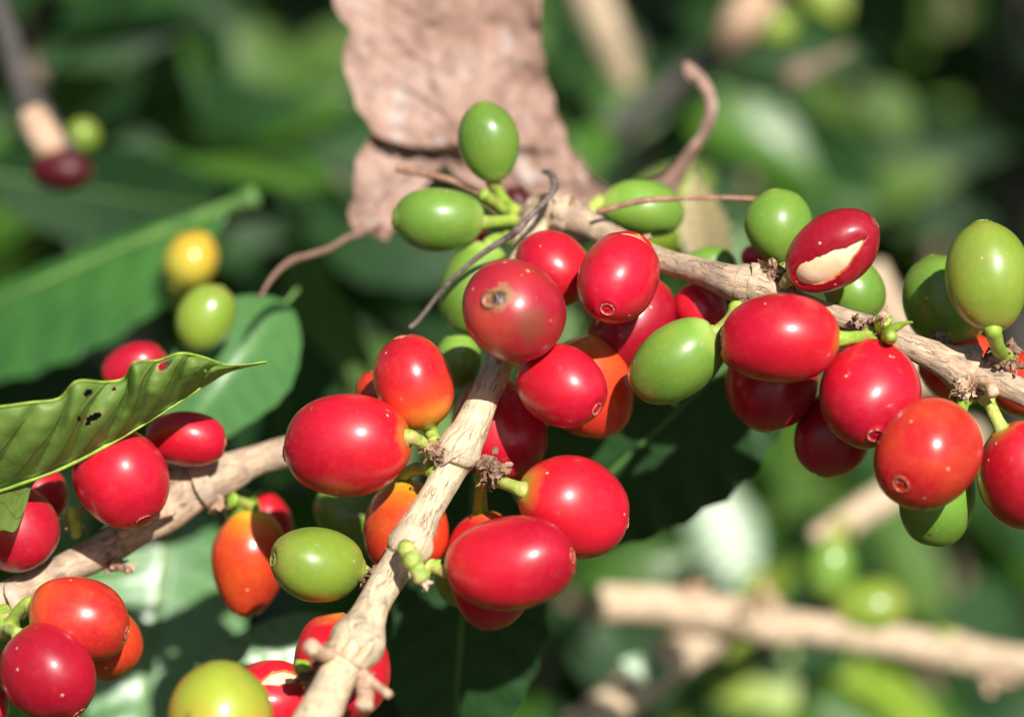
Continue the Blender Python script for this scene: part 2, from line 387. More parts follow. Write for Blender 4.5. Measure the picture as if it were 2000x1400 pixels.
def make_rings(rings, nphi, slit, seed, amp, ax_end=(0, 0)):
    vs, fs, ax = [], [], []
    for (r, z, t) in rings:
        if slit:
            pg, t1, t2, wd = slit[:4]
            u = (t-t1)/(t2-t1)
            w_ = 0
            if 0 < u < 1:
                w_ = wd*(math.sin(PI*u**.60)**(slit[4] if len(slit) > 4 else .8))*(1 + .22*noise.noise(Vector((u*7, seed, 0))) + .12*noise.noise(Vector((u*25, seed, 4))) + .05*noise.noise(Vector((u*70, seed, 8))))
        else: pg, w_ = 0, 0
        for k in range(nphi+1):
            f = k/nphi if slit else (k % nphi)/nphi
            al = pg + w_ + f*(2*PI - 2*w_)
            k2 = 1 + .035*math.sin(al*2 + seed*1.3)*math.sin(PI*t) + .02*math.cos(al + seed)*(t-.5)*2
            x, y = math.cos(al)*r*1.01*k2, math.sin(al)*r*.985*k2
            p = Vector((x, y, z))
            e = noise.noise(p*130 + Vector((seed*3.3, 0, 0)))*amp
            if slit and w_ > 0:
                ed = min(f, 1-f)*2*PI
                e -= .0003*math.exp(-(ed/.3)**2)*min(1, w_/.12)
            vs.append(p*(1 + e/ max(r, .003)) if r > .0015 else p); ax.append(t)
    w1 = nphi+1; m = len(rings)
    for i in range(m-1):
        for k in range(nphi):
            fs.append((i*w1+k, i*w1+k+1, (i+1)*w1+k+1, (i+1)*w1+k))
    for e, i in ((0, 0), (1, m-1)):
        c = len(vs); vs.append(Vector((0, 0, rings[i][1]))); ax.append(rings[i][2])
        for k in range(nphi):
            f = (i*w1+k, i*w1+k+1, c); fs.append(f[::-1] if e == 0 else f)
    return vs, fs, ax

CH = []
BL = None
def cherry(cx, cy, A, B, ang, tilt, dz, kind, label, stem=None, slit=None, group=None, scar='scar', res=1, point=0, blem=False, pmat='pedi', pr=14, name='coffee_cherry', lit=None):
    """cx,cy,A,B: centre and half axes as seen; ang: direction of the calyx end in the picture; tilt: how far it leans to the camera"""
    global BL
    t = math.radians(tilt); an = math.radians(ang)
    b = S(B, dz); Am = S(A, dz)
    a = math.sqrt(max((Am**2 - (b*math.sin(t))**2)/math.cos(t)**2, (b*.93)**2)); a = min(a, b*1.42)
    zax = D(math.cos(an)*math.cos(t), math.sin(an)*math.cos(t), math.sin(t)).normalized()
    c = P(cx, cy, dz)
    tocam = (CAM - c).normalized()
    xax = (tocam - zax*tocam.dot(zax)).normalized(); yax = zax.cross(xax)
    mt = Matrix((( xax.x, yax.x, zax.x, c.x), (xax.y, yax.y, zax.y, c.y), (xax.z, yax.z, zax.z, c.z), (0, 0, 0, 1)))
    root = thing(name, label, 'coffee cherry', mat=mt, group=group)
    inv = mt.inverted()
    seed = len(CH); CH.append((root, c, a, b))
    nth, nph = (44, 56) if res else (24, 32)
    if slit: nth, nph = 72, 96
    rings = cherry_surface(a, b, nth, nph, slit, 1.0, seed, point)
    vs, fs, ax = make_rings(rings, nph, slit, seed, .00034)
    if blem:
        def at(px, py): # point of the skin under a picture point
            o_ = inv @ CAM; d_ = (inv @ P(px, py, dz-6)) - o_; d_.normalize()
            o2 = Vector((o_.x/b, o_.y/b, o_.z/a)); d2 = Vector((d_.x/b, d_.y/b, d_.z/a))
            A_, B_, C_ = d2.dot(d2), 2*o2.dot(d2), o2.dot(o2)-1
            q = max(B_*B_-4*A_*C_, 0); tt = (-B_-math.sqrt(q))/(2*A_); return tuple(o_ + d_*tt)
        BL = (at(1035, 635), at(945, 640), at(974, 582))
        mat = blemish_mat()
    else: mat = cherry_mat(kind)
    if slit:
        rin = cherry_surface(a, b, nth, nph, slit, .90, seed, point, False)
        rin = [(min(r*.90, r), z*.90, t_) for r, z, t_ in rings]
        v2, f2, a2 = make_rings(rin, nph, slit, seed, .0001)
        off = len(vs); vs += v2; ax += a2; fs += [tuple(i+off for i in f)[::-1] for f in f2]
        w1 = nph+1
        for i in range(len(rings)-1):
            if (vs[i*w1]-vs[i*w1+nph]).length < 1e-5 and (vs[(i+1)*w1]-vs[(i+1)*w1+nph]).length < 1e-5: continue
            fs.append((i*w1, (i+1)*w1, off+(i+1)*w1, off+i*w1)); j = nph
            fs.append((i*w1+j, off+i*w1+j, off+(i+1)*w1+j, (i+1)*w1+j))
    sk = obj('skin', vs, fs, mat, root, None, {'ax': ax})
    if slit:
        sk.data.materials.append(M['pulp'])
        for p_ in sk.data.polygons:
            if max(p_.vertices) >= off: p_.material_index = 1
    weld(sk)
    if slit:
        rin = cherry_surface(a*.86, b*.86, 36, 48, None, 1, seed, 0, False)
        v3, f3, _ = make_rings(rin, 48, None, seed+5, .00035)
        weld(obj('seed', v3, f3, M['seed'], root, None))
    # calyx ring
    rs = .155*b*(1 if not point else .8); zt = a*.985
    pts = []
    for k in range(29):
        al = 2*PI*k/28; j = .06*noise.noise(Vector((math.cos(al)*2, math.sin(al)*2, seed*1.7)))
        pts.append((Vector((math.cos(al)*rs*(1.02+j), math.sin(al)*rs*(1.0+j), zt+.008*a)), rs*(.085 + .10*noise.noise(Vector((math.cos(al)*3, math.sin(al)*3, seed*2.2))))))
    v4, f4, u4 = tube(pts, seg=6, smooth_path=False, caps=False, rough=.4, nf=2500, seed=seed)
    nv4 = len(v4)
    if blem or scar == 'scarb':           # dried brown calyx plug
        for k in range(15):
            al = k*2.4; rr = rs*.13*k**.5*.75
            v4.append(Vector((math.cos(al)*rr, math.sin(al)*rr, zt + .02*a*random.uniform(0, 1))))
        f4.append((nv4+12, nv4+9, nv4+14)); f4 += [(nv4+i, nv4+i+1, nv4+i+3) for i in range(11)]
    obj('calyx_scar', v4, f4, M[scar], root)
    if stem:
        sx, sy, sz = stem
        e = inv @ P(sx, sy, sz)
        s0 = Vector((0, 0, -a*.94)); s1 = Vector((0, 0, -a*1.0)).lerp(e, .35) - Vector((0, 0, (e - Vector((0, 0, -a))).length*.10))
        r = S(pr, dz)
        L = (e-s0).length
        pp = [(s0, r*1.35), (Vector((0, 0, -a*1.03)), r*1.05), (s1, r*.9), (s1.lerp(e, .55), r*.92), (e.lerp(s1, .12), r*1.3), (e, r*1.1)]
        v5, f5, u5 = tube(pp, n=5, seg=12, rough=.12, nf=700, seed=seed)
        weld(obj('pedicel', v5, f5, M[pmat], root, u5))
    return root

# ------------------------------------------------------------------ branches
def branch(name, label, pts, mat, group=None, cat='branch', rough=.10, part='bark', seg=28, seed=1):
    """pts: (px, py, dz, half width px)"""
    q = [(P(x, y, z), S(r, z)) for x, y, z, r in pts]
    root = thing(name, label, cat, q[0][0], group)
    tube_obj(part, q, mat, root, n=14, seg=seg, rough=rough, nf=260, seed=seed)
    return root
def collar(root, x, y, z, ang, r, flare=1.35, length=14, tz=0, seed=0, mat='collar', tilt=0, rag=.22):
    """ragged ridge of bark round a node; ang: direction along the branch in the picture"""
    an = math.radians(ang); d = D(math.cos(an), math.sin(an), tz).normalized(); c = P(x, y, z); R_ = S(r, z); L = S(length, z)
    u = d.orthogonal().normalized(); v = d.cross(u)
    prof = [(-1.0, 1.0), (-.5, 1.0+(flare-1)*.45), (-.08, flare), (.04, flare*.99), (.08, flare*.80), (.1, .6)]
    vs, fs = [], []; n = 56
    for (h, q) in prof:
        for k in range(n):
            al = 2*PI*k/n
            j = noise.noise(Vector((math.cos(al)*2.2, math.sin(al)*2.2, seed*3.1))) + .6*noise.noise(Vector((math.cos(al)*7, math.sin(al)*7, seed*3.1)))
            j2 = noise.noise(Vector((math.cos(al)*9, math.sin(al)*9, 5+seed*3.1 + h)))
            sk = math.cos(al + seed)*tilt
            qq = 1 + (q-1)*(1 + rag*j*1.6) if q > 1 else q
            vs.append(c + d*(L*(h*(1+.3*j) + rag*.35*(j if h > -.2 else 0) + sk)) + (u*math.cos(al)+v*math.sin(al))*R_*(qq + .03*j2))
    for i in range(len(prof)-1):
        for k in range(n): fs.append((i*n+k, i*n+(k+1) % n, (i+1)*n+(k+1) % n, (i+1)*n+k))
    return obj('bark_ridge', loc(root, vs), fs, M[mat], root)
def scales(root, x, y, z, r, n=14, size=12, seed=0, mat='scale', name='dry_scale_cluster', out=None):
    """tuft of dry curled scales and crumbs where the fruit stalks leave the node"""
    rg = random.Random(seed); c = P(x, y, z); R_ = S(r, z); vs, fs = [], []
    for i in range(n):
        d = Vector((rg.gauss(0, 1), rg.gauss(0, 1), rg.gauss(0, 1))).normalized()
        if out: d = (d + D(*out)*.8).normalized()
        p = c + d*R_*rg.uniform(.2, .95); s = S(size, z)*rg.uniform(.6, 1.3)
        t = (d + Vector((rg.uniform(-.6, .6), rg.uniform(-.6, .6), rg.uniform(-.6, .6)))).normalized()
        q = t.orthogonal().normalized(); q = Matrix.Rotation(rg.uniform(0, 6.3), 3, t) @ q; nn = t.cross(q)
        b0 = len(vs); m = 5
        for j in range(m):                       # boat shaped scale, thick at the base
            u = j/(m-1); wd = s*.45*(1-u)**.6*(1 + .4*math.sin(u*5+i)); cu = s*.5*u*u*rg.uniform(-.2, 1)
            bp = p + t*s*u + nn*cu
            th = s*.16*(1-u*.7)
            for (aa, bb) in ((-1, .3), (-.4, -.35), (.4, -.3), (1, .35), (.3, .7), (-.4, .6)):
                vs.append(bp + q*wd*aa + nn*(th*bb + wd*.3*abs(aa)))
        for j in range(m-1):
            for k in range(6): fs.append((b0+j*6+k, b0+j*6+(k+1) % 6, b0+(j+1)*6+(k+1) % 6, b0+(j+1)*6+k))
        fs.append(tuple(b0+k for k in range(6))[::-1]); fs.append(tuple(b0+(m-1)*6+k for k in range(6)))
    for i in range(max(3, n//3)):                # lumpy core
        d = Vector((rg.gauss(0, 1), rg.gauss(0, 1), rg.gauss(0, 1))).normalized(); p = c + d*R_*.35; rr = R_*rg.uniform(.3, .5)
        b0 = len(vs); a_, b_ = 7, 9
        for j in range(a_+1):
            th = PI*j/a_
            for k in range(b_):
                al = 2*PI*k/b_; dd = Vector((math.sin(th)*math.cos(al), math.sin(th)*math.sin(al), math.cos(th)))
                vs.append(p + dd*rr*(1+.45*noise.noise(dd*2.3+Vector((i*3, seed, 0)))))
        for j in range(a_):
            for k in range(b_): fs.append((b0+j*b_+k, b0+j*b_+(k+1) % b_, b0+(j+1)*b_+(k+1) % b_, b0+(j+1)*b_+k))
    return obj(name, loc(root, vs), fs, M[mat], root, smooth=False)
def stub(root, pts, mat='stub', name='stalk_stub', rough=.2, seg=12):
    q = [(P(x, y, z), S(r, z)) for x, y, z, r in pts]
    return tube_obj(name, q, M[mat], root, n=5, seg=seg, rough=rough, nf=900, seed=pts[0][0])

# ------------------------------------------------------------------ leaves
def leaf_grid(B, T, W, nrm, bend=.12, fold=.18, und=.03, nv=9, nu=12, ns=34, phase=0, twist=0, roll=0):
    y = (T-B); L = y.length; y.normalize(); n = (nrm - y*nrm.dot(y)).normalized(); x = y.cross(n)
    vs, fs, uv = [], [], []
    for i in range(ns+1):
        s = i/ns
        wd = W/2*(math.sin(PI*min(1, s**.82)))**.85 if s < 1 else 0
        if s > .86: wd = max(wd*.8, W*.02*(1-s)/.14)
        wd = max(wd, W*.006)
        c = B + y*(L*s) - n*(bend*L*4*(s-.5)**2 - bend*L)*1.0
        tw = twist*(s-.5); xx = x*math.cos(tw) + n*math.sin(tw); nn = n*math.cos(tw) - x*math.sin(tw)
        for k in range(nu+1):
            u = -1 + 2*k/nu; au = abs(u)
            z = fold*wd*au**1.2 + und*W*au*math.sin(2*PI*(nv*s - 1.6*au*.5 + phase + (.5 if u > 0 else 0)))*(.4+.6*math.sin(PI*s))
            e = 1 + und*1.0*math.sin(2*PI*nv*s + (1 if u > 0 else 0) + phase*6) + .02*math.sin(2*PI*2.3*s + phase*9)
            if roll and u > 0:         # one half of the blade rolls back
                ra = roll*min(1, u*1.6)
                vs.append(c + xx*wd*u*e*math.cos(ra) + nn*(z*math.cos(ra) - wd*u*math.sin(ra))); uv.append((.5+u*.5, s)); continue
            vs.append(c + xx*wd*u*e + nn*z); uv.append((.5+u*.5, s))
    w1 = nu+1
    for i in range(ns):
        for k in range(nu): fs.append((i*w1+k, i*w1+k+1, (i+1)*w1+k+1, (i+1)*w1+k))
    mid = [B + y*(L*s) - n*(bend*L*4*(s-.5)**2 - bend*L) for s in [j/12 for j in range(13)]]
    return vs, fs, uv, mid, n
HALF = D(0.125, 0.235, .965)
def leaf(bx, by, bz, tx, ty, tz, wpx, label, mat='leaf', nrm=(0, .2, 1), bend=.08, fold=.18, und=.03, group='coffee leaves behind the fruit', phase=None, petiole=40, twist=0, roll=0, name='coffee_leaf', nu=12, ns=34, mw=1.0):
    if nrm is None:                # a leaf lying so that it mirrors the sun: its length runs square to the glint direction
        dx, dy = S(tx-bx, bz), S(by-ty, bz); tz = bz - (-(dx*.125 + dy*.235)/.965)*1000; nrm = (.125, .235, .965)
    B, T = P(bx, by, bz), P(tx, ty, tz); zm = (bz+tz)/2
    root = thing(name, label, 'leaf', B, group)
    ph = random.random() if phase is None else phase
    vs, fs, uv, mid, n = leaf_grid(B, T, S(wpx, zm), D(*nrm).normalized(), bend, fold, und, phase=ph, twist=twist, roll=roll, nu=nu, ns=ns)
    obj('blade', loc(root, vs), fs, M[mat], root, uv, {'scar': [0.0]*len(vs)})
    r0 = S(wpx, zm)*.016*mw
    q = [(p, r0*(1-.8*i/12)) for i, p in enumerate(mid)]
    if petiole:
        back = (mid[0]-mid[1]).normalized(); q = [(mid[0]+back*S(petiole, zm), r0*1.5), (mid[0]+back*S(petiole*.4, zm), r0*1.2)] + q
    vm = 'rib'
    tube_obj('midrib', q, M[vm], root, n=3, seg=8)
    return root

# ================================================================== THE PLACE
# ground under the shrubs, one sheet out to the horizon
G = 1500; gv, gf = [], []; gn = 60
def gcoord(i): 
    t = (i/gn*2-1); return math.copysign(abs(t)**4*G + abs(t)*4, t)
for j in range(gn+1):
    for i in range(gn+1):
        x, y = gcoord(i), gcoord(j)+2
        h = .05*noise.noise(Vector((x*.9, y*.9, 0))) + (max(0, math.hypot(x, y-2)-12)*.03)*(.5+.5*noise.noise(Vector((x*.02, y*.02, 3))))
        gv.append((x, y, h))
for j in range(gn):
    for i in range(gn): gf.append((j*(gn+1)+i, j*(gn+1)+i+1, (j+1)*(gn+1)+i+1, (j+1)*(gn+1)+i))
g = obj('ground', gv, gf, M['soil']); g['kind'] = 'structure'; g['label'] = 'dark soil with leaf litter under the coffee shrubs'

# ---- the two sharp fruiting branches
brA = branch('fruiting_branch', 'tan knotty branch rising between the red cherries from the bottom edge', [
    (560,1500,-30,46), (620,1400,-22,42), (664,1308,-16,38), (684,1275,-15,48), (700,1248,-13,55), (716,1212,-11,40), (735,1170,-8,33), (768,1115,-5,34), (788,1088,-4,39), (800,1064,-4,46), (812,1036,-3,36), (845,975,0,31),
    (880,915,2,34), (893,886,2,47), (901,868,2,43), (920,836,3,36), (945,775,5,30), (965,735,7,29), (985,670,11,27), (1000,600,15,26), (1015,520,20,26), (1040,450,25,30), (1065,405,29,20)], M['bark'], seed=2, rough=.09)
collar(brA, 893, 893, 2, -60, 40, 1.22, 26, seed=1, tilt=-.12)
collar(brA, 800, 1068, -4, -57, 39, 1.22, 22, seed=4, tilt=.12)
collar(brA, 692, 1266, -14, -60, 50, 1.18, 36, seed=2, rag=.35)
scales(brA, 852, 882, 0, 27, 34, 15, 3)
scales(brA, 858, 900, 0, 10, 8, 10, 33)
stub(brA, [(862,905,2,10), (850,918,1,11), (836,925,2,8)], 'pedib')
scales(brA, 956, 912, 0, 34, 46, 20, 4, out=(.5,-.5,.5))
scales(brA, 972, 940, 3, 14, 10, 15, 44)
scales(brA, 952, 942, 2, 9, 8, 15, 45)
scales(brA, 742, 1120, -4, 26, 26, 16, 5)
scales(brA, 716, 1133, 0, 14, 10, 13, 51)
stub(brA, [(790,1066,-9,14), (796,1076,-11,19), (801,1086,-11,16), (806,1094,-12,21), (811,1104,-12,17), (820,1121,-12,16), (824,1127,-12,19), (829,1134,-12,14)], 'pedi', rough=.22)
scales(brA, 830, 1138, -12, 12, 9, 10, 6, mat='stub')
stub(brA, [(830,1115,-5,10), (848,1106,-5,14), (862,1104,-5,12)], 'pedib')
scales(brA, 776, 1090, -3, 16, 8, 12, 7)
stub(brA, [(655,1278,-16,14), (628,1276,-19,15), (606,1262,-22,16)], 'stub')
scales(brA, 618, 1290, -14, 16, 9, 13, 8)
stub(brA, [(600,1300,-13,12), (580,1302,-14,14)], 'pedib')
scales(brA, 598, 1315, -12, 24, 22, 18, 81)
scales(brA, 650, 1300, -14, 26, 20, 20, 82)
scales(brA, 700, 1320, -15, 26, 20, 20, 83, mat='stub')
stub(brA, [(705,1318,-16,14), (730,1335,-18,10), (762,1358,-20,9)], 'stub')
stub(brA, [(708,1335,-17,15), (714,1352,-19,16), (712,1378,-22,17)], 'stub')
stub(brA, [(700,1335,-16,10), (722,1360,-18,11)], 'pedib')

brB = branch('fruiting_branch', 'brown knobbly branch crossing the upper right under the split cherry', [
    (995,450,34,22), (1035,425,30,30), (1080,418,27,42), (1130,430,24,30), (1200,465,20,24), (1285,505,15,23), (1360,528,11,26), (1425,550,7,34), (1452,556,6,40), (1480,560,5,36), (1540,582,5,24),
    (1620,612,4,20), (1690,638,2,24), (1715,648,2,30), (1745,662,2,24), (1800,685,2,27), (1850,707,3,35), (1887,722,4,52), (1905,728,4,36), (1960,750,4,28), (2030,782,4,28), (2110,830,6,30)], M['bark2'], seed=5, rough=.08)
collar(brB, 1474, 553, 5, -16, 37, 1.10, 15, seed=3, tilt=.2, rag=.5)
collar(brB, 1893, 724, 4, -22, 47, 1.14, 18, seed=8, tilt=-.25, rag=.5)
collar(brB, 1105, 418, 25, -10, 32, 1.3, 24, seed=6)
collar(brB, 1052, 420, 29, -10, 30, 1.35, 24, seed=9)
scales(brB, 1512, 530, 4, 22, 30, 17, 9)
scales(brB, 1545, 548, 3, 20, 24, 16, 91)
scales(brB, 1450, 592, 4, 12, 8, 12, 92)
stub(brB, [(1512,560,5,11), (1510,535,5,9), (1508,512,7,9)], 'stub')
stub(brB, [(1535,555,5,8), (1552,548,2,8)], 'stub')
scales(brB, 1700, 632, 0, 14, 14, 14, 10)
scales(brB, 1672, 628, 0, 10, 12, 14, 101)
scales(brB, 1698, 655, -1, 9, 8, 10, 102)
stub(brB, [(1722,648,0,15), (1724,634,-2,16), (1726,622,-3,17)], 'pedib')
scales(brB, 1727, 617, -4, 13, 16, 10, 103, mat='stub', name='cut_stalk_tip')
stub(brB, [(1728,650,-2,8), (1748,640,-4,9), (1766,632,-5,5), (1782,629,-6,1.5)], 'pedib', name='green_bract', rough=.05)
stub(brB, [(1735,660,-1,15), (1739,658,-5,15), (1740,657,-7,9)], 'pedib', name='green_bud')
scales(brB, 1885, 762, 0, 22, 24, 16, 11, mat='stub')
scales(brB, 1870, 778, 3, 9, 8, 12, 116)
stub(brB, [(1905,745,1,12), (1930,748,-1,12), (1942,772,-2,12)], 'stub')
scales(brB, 1905, 762, 1, 14, 12, 14, 111)
scales(brB, 1945, 700, 3, 28, 34, 20, 12)
scales(brB, 1975, 690, 6, 16, 12, 18, 112)
scales(brB, 1985, 715, 3, 14, 12, 15, 113)
scales(brB, 1830, 662, 8, 22, 18, 17, 13)
scales(brB, 1015, 440, 30, 24, 16, 18, 14, mat='stub')
scales(brB, 1125, 410, 24, 18, 10, 16, 15, mat='stub')
scales(brB, 1262, 462, 17, 8, 5, 10, 16, mat='stub')

# ---- the blurred branches
brC = branch('fruiting_branch', 'thick tan branch running behind the left cherries to the lower left', [
    (800,800,44,24), (700,838,36,27), (560,882,28,30), (490,902,24,31), (440,925,22,40), (400,935,21,48), (360,960,20,50), (315,1000,19,46), (280,1025,18,36), (200,1075,16,34), (110,1120,14,32), (20,1165,11,33), (-120,1230,7,36)], M['bark2'], seed=9)
collar(brC, 385, 945, 20, 205, 46, 1.2, 30, seed=12)
collar(brC, 25, 1175, 10, 205, 34, 1.2, 26, seed=15)
scales(brC, 425, 985, 20, 20, 12, 16, 21, mat='stub')
scales(brC, 345, 905, 20, 18, 9, 16, 22, mat='stub')
scales(brC, 225, 1100, 15, 22, 16, 18, 23)
scales(brC, 245, 1112, 15, 12, 8, 14, 24, mat='stub')
stub(brC, [(235,1045,14,9), (300,1010,13,9), (340,1000,15,6)], 'stub')
scales(brC, 145, 1020, 14, 24, 16, 18, 25, mat='stub')
stub(brC, [(150,1045,14,12), (143,1010,12,14), (140,990,12,10)], 'pedib')
scales(brC, 18, 1215, 6, 22, 18, 16, 26, mat='stub')
stub(brC, [(10,1190,8,14), (5,1225,5,16), (10,1245,4,10)], 'pedib')

brD = branch('bare_branch', 'blurred bare pale twig running level across the lower right', [
    (1165,1175,128,34), (1180,1178,128,40), (1260,1180,129,38), (1335,1188,130,44), (1345,1190,130,40), (1430,1200,131,36), (1500,1222,132,40), (1580,1228,133,33), (1700,1245,134,34), (1840,1268,135,36), (1862,1272,135,42), (1930,1285,136,33), (2150,1315,138,34)], M['barkp'], 'bare branches behind the fruit')
scales(brD, 1345, 1150, 128, 22, 8, 24, 31, mat='stub')
scales(brD, 1480, 1175, 128, 30, 12, 28, 32, mat='stub')
scales(brD, 1945, 1330, 133, 20, 8, 24, 33, mat='stub')
scales(brD, 1850, 1240, 133, 16, 6, 20, 34, mat='pedib')
scales(brD, 1165, 1190, 128, 28, 10, 26, 35)
brE = branch('bare_branch', 'blurred bare pale twig slanting up from the bottom edge beside the level twig', [
    (1440,1195,142,38), (1400,1232,138,40), (1330,1275,132,42), (1260,1330,126,42), (1170,1400,120,44), (1000,1530,112,46)], M['barkp'], 'bare branches behind the fruit', seed=4)
brF = branch('bare_branch', 'short blurred beige twig below the lowest orange red cherry', [
    (1590,1055,150,22), (1640,1030,152,30), (1700,990,155,32), (1790,935,160,33), (1900,850,170,34)], M['barkp'], 'bare branches behind the fruit', seed=6)
brG = branch('bare_branch', 'blurred twig painted dark as shaded with its sunlit end painted pale in the upper left corner', [
    (-30,-60,110,22), (10,60,110,24), (45,170,110,25), (75,235,108,32), (105,285,106,36), (150,330,108,26)], M['barkshade'], 'bare branches behind the fruit', seed=7)
stub(brG, [(62,225,100,28), (82,262,98,33), (105,300,98,33)], 'stub', name='painted_sunlit_end')  # paler piece laid on for the sunlit stretch of the twig
brH = branch('bare_branch', 'out of focus twig painted dark as shaded with its sunlit end painted pale near the top', [
    (1130,310,230,20), (1200,262,230,24), (1300,180,228,27), (1400,110,225,29), (1440,70,220,36), (1480,20,218,40), (1530,-60,215,40)], M['barkshade'], 'bare branches behind the fruit', seed=8)
stub(brH, [(1420,85,210,36), (1452,40,205,42), (1490,-10,205,40)], 'stub', name='painted_sunlit_end')  # sunlight on the twig end done with a paler added piece
brI = branch('bare_branch', 'out of focus beige stem hanging from the top beside the dead leaf', [
    (1120,-120,260,34), (1150,-20,262,38), (1185,70,265,36), (1225,170,270,24)], M['barkp'], 'bare branches behind the fruit', seed=10)
brJ = branch('bare_branch', 'faint pinkish twig bent under the upper right shade', [
    (1540,165,205,20), (1565,140,205,26), (1600,128,205,14), (1660,95,206,9)], M['bark3'], 'bare branches behind the fruit', seed=11)
brK = branch('bare_branch', 'beige stem end showing through between the split cherry and the far right green cherries', [
    (1700,520,130,30), (1735,600,130,34), (1770,660,132,34), (1800,760,135,34)], M['barkp'], 'bare branches behind the fruit', seed=12)
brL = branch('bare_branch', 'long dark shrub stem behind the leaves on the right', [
    (1985,-100,420,30), (1975,200,425,32), (2000,700,430,36), (2040,1200,440,38)], M['barkshade'], 'bare branches behind the fruit', seed=13)
for pts, lb, mt in (
    ([(800,640,18,4.5), (820,622,18,5), (868,562,17,5), (930,505,16,5.5), (990,465,14,6.5), (1012,448,13,8), (1040,418,14,5.5), (1072,385,16,5.5), (1084,362,19,8), (1076,340,24,7), (1062,336,30,5)], 'dark wiry twig slanting across the upper green cherries', 'twig'),
    ([(1165,415,18,5), (1210,402,18,5), (1262,391,18,6), (1330,388,20,4.5), (1400,386,22,4.5), (1480,390,24,5), (1500,400,28,5)], 'thin red brown twig lying over the green cherry right of the dead leaf', 'twigr'),
    ([(775,328,30,8), (820,338,29,6), (870,350,27,7), (905,362,26,6), (945,382,25,9)], 'short thin brown twig above the level green cherry', 'twigr')):
    q = [(P(x, y, z), S(r, z)) for x, y, z, r in pts]
    o = tube_obj('thin_twig', q, M[mt], None, n=6, seg=10, rough=.22, nf=500, seed=len(pts)); tag(o, lb, 'twig')
stub(brB, [(985,412,26,9), (965,395,24,11), (942,378,22,12)], 'pedib', name='fruit_stalk')

# ---- cherries --------------------------------------------------------------
C1, C2, C3, C4 = 'red cherries on the middle branch', 'cherries on the upper right branch', 'cherries on the left branch', 'green cherries at the branch top'
cherry(677,870,125,103,188,-12,0,'red','large oval red cherry left of the middle branch with a faint scratch',(842,882,2),group=C1)
cherry(810,748,95,80,108,8,4,'blush','red cherry with yellow orange base standing above the middle branch knot',(850,868,3),group=C1)
cherry(1003,608,101,99,155,62,-5,'crimson','round crimson cherry with a brown bruise and dried brown tip',None,group=C1,blem=True,scar='scarb')
cherry(1095,755,90,78,-32,28,-1,'red','red cherry under the bruised one with its brown tip to the lower right',(985,700,8),group=C1)
cherry(1120,990,116,98,-20,-25,2,'red','big red cherry right of the middle branch on a green stalk',(962,935,3),group=C1)
cherry(997,1100,125,94,8,14,-9,'red','glossy wide red cherry lowest in the middle cluster with a brown scar at right',(840,1108,-5),group=C1)
cherry(793,1030,96,88,-85,-5,10,'orange','orange cherry half hidden behind the middle branch',(852,915,3),group=C1,pmat='pedib')
cherry(622,1103,93,77,172,22,0,'lime','olive green cherry left of the lower middle branch',(725,1135,0),group=C1,scar='scarg',pr=10)
cherry(955,1112,117,82,-82,-5,10,'red','red cherry hidden behind the wide glossy one with only its top and foot showing',(943,930,4),group=C1,pmat='pedib')
cherry(972,836,106,91,-72,10,14,'red','red cherry directly behind the upper middle branch',None,group=C1)
cherry(1150,757,102,90,-70,-10,13,'orange','orange red cherry in half shade behind the one below the bruised cherry',None,group=C1)
cherry(1210,540,95,82,-112,50,2,'red','red cherry with a small torn patch of parchment at its top',None,group=C2,slit=(-.14,.12,.37,.62,.6))
cherry(1080,525,80,72,140,-10,13,'red','blurred red cherry tucked between the bruised one and the torn one',None,group=C2)
cherry(1235,630,100,78,-125,5,15,'crimson','shaded crimson cherry split open beneath the torn one',None,group=C2,slit=(1.15,.1,.8,.55))
cherry(1370,607,60,50,-60,0,15,'red','small shaded red cherry above the slanted green one',None,group=C2)
cherry(1320,705,99,76,215,-8,0,'green','slanted green cherry hanging below the upper right branch',(1440,600,4),group=C2,scar='scarg',pmat='pedib')
cherry(1525,661,117,94,180,-2,-5,'red','largest red cherry on the upper right branch with a dark tip at left',(1702,655,0),group=C2,pmat='pedib',scar='scarb')
cherry(1507,748,97,90,-100,0,11,'crimson','dark shaded red cherry directly below the largest right hand one',None,group=C2)
cherry(1698,768,107,97,-88,46,-3,'red','red cherry with a clear ringed tip hanging under the green bud',None,group=C2)
cherry(1628,848,86,72,-105,0,13,'crimson','dark brownish red cherry in shade behind the ring tipped ones',None,group=C2)
cherry(1813,885,113,105,222,44,-9,'scarlet','bright orange red cherry with a ringed tip at its lower left',(1885,775,3),group=C2,pmat='pedib')
cherry(1832,975,90,78,-100,-5,7,'green','dark green cherry peeping out below the bright orange red one',None,group=C2,scar='scarg')
cherry(2005,932,112,95,-62,-6,0,'red','red cherry cut by the right edge with a curved shadow',(1926,775,2),group=C2)
cherry(1928,538,108,82,95,-8,-3,'lime','pale green cherry standing upright on its stalk at the right edge',(1962,700,5),group=C2,pmat='pedib',scar='scarg',pr=16)
cherry(1845,588,93,84,110,-5,14,'green','green cherry in half shade behind the upright pale green one',None,group=C2,scar='scarg')
cherry(1880,718,85,74,180,0,15,'scarlet','red cherry showing above and below the branch near the right edge',None,group=C2)
cherry(2015,752,80,68,180,0,14,'orange','orange cherry just behind the branch at the right edge',None,group=C2)
cherry(1626,490,103,72,34,20,-1,'crimson','crimson cherry split open to show the cream parchment seed',(1530,560,5),group=C2,slit=(.38,.05,.92,.50),scar='scarb')
cherry(1520,441,72,65,98,0,14,'green','green cherry standing upright beside the split one',(1512,525,8),group=C2,scar='scarg',pr=9)
cherry(1668,565,67,60,-50,0,14,'green','green cherry in the shadow of the split one',None,group=C2,scar='scarg')
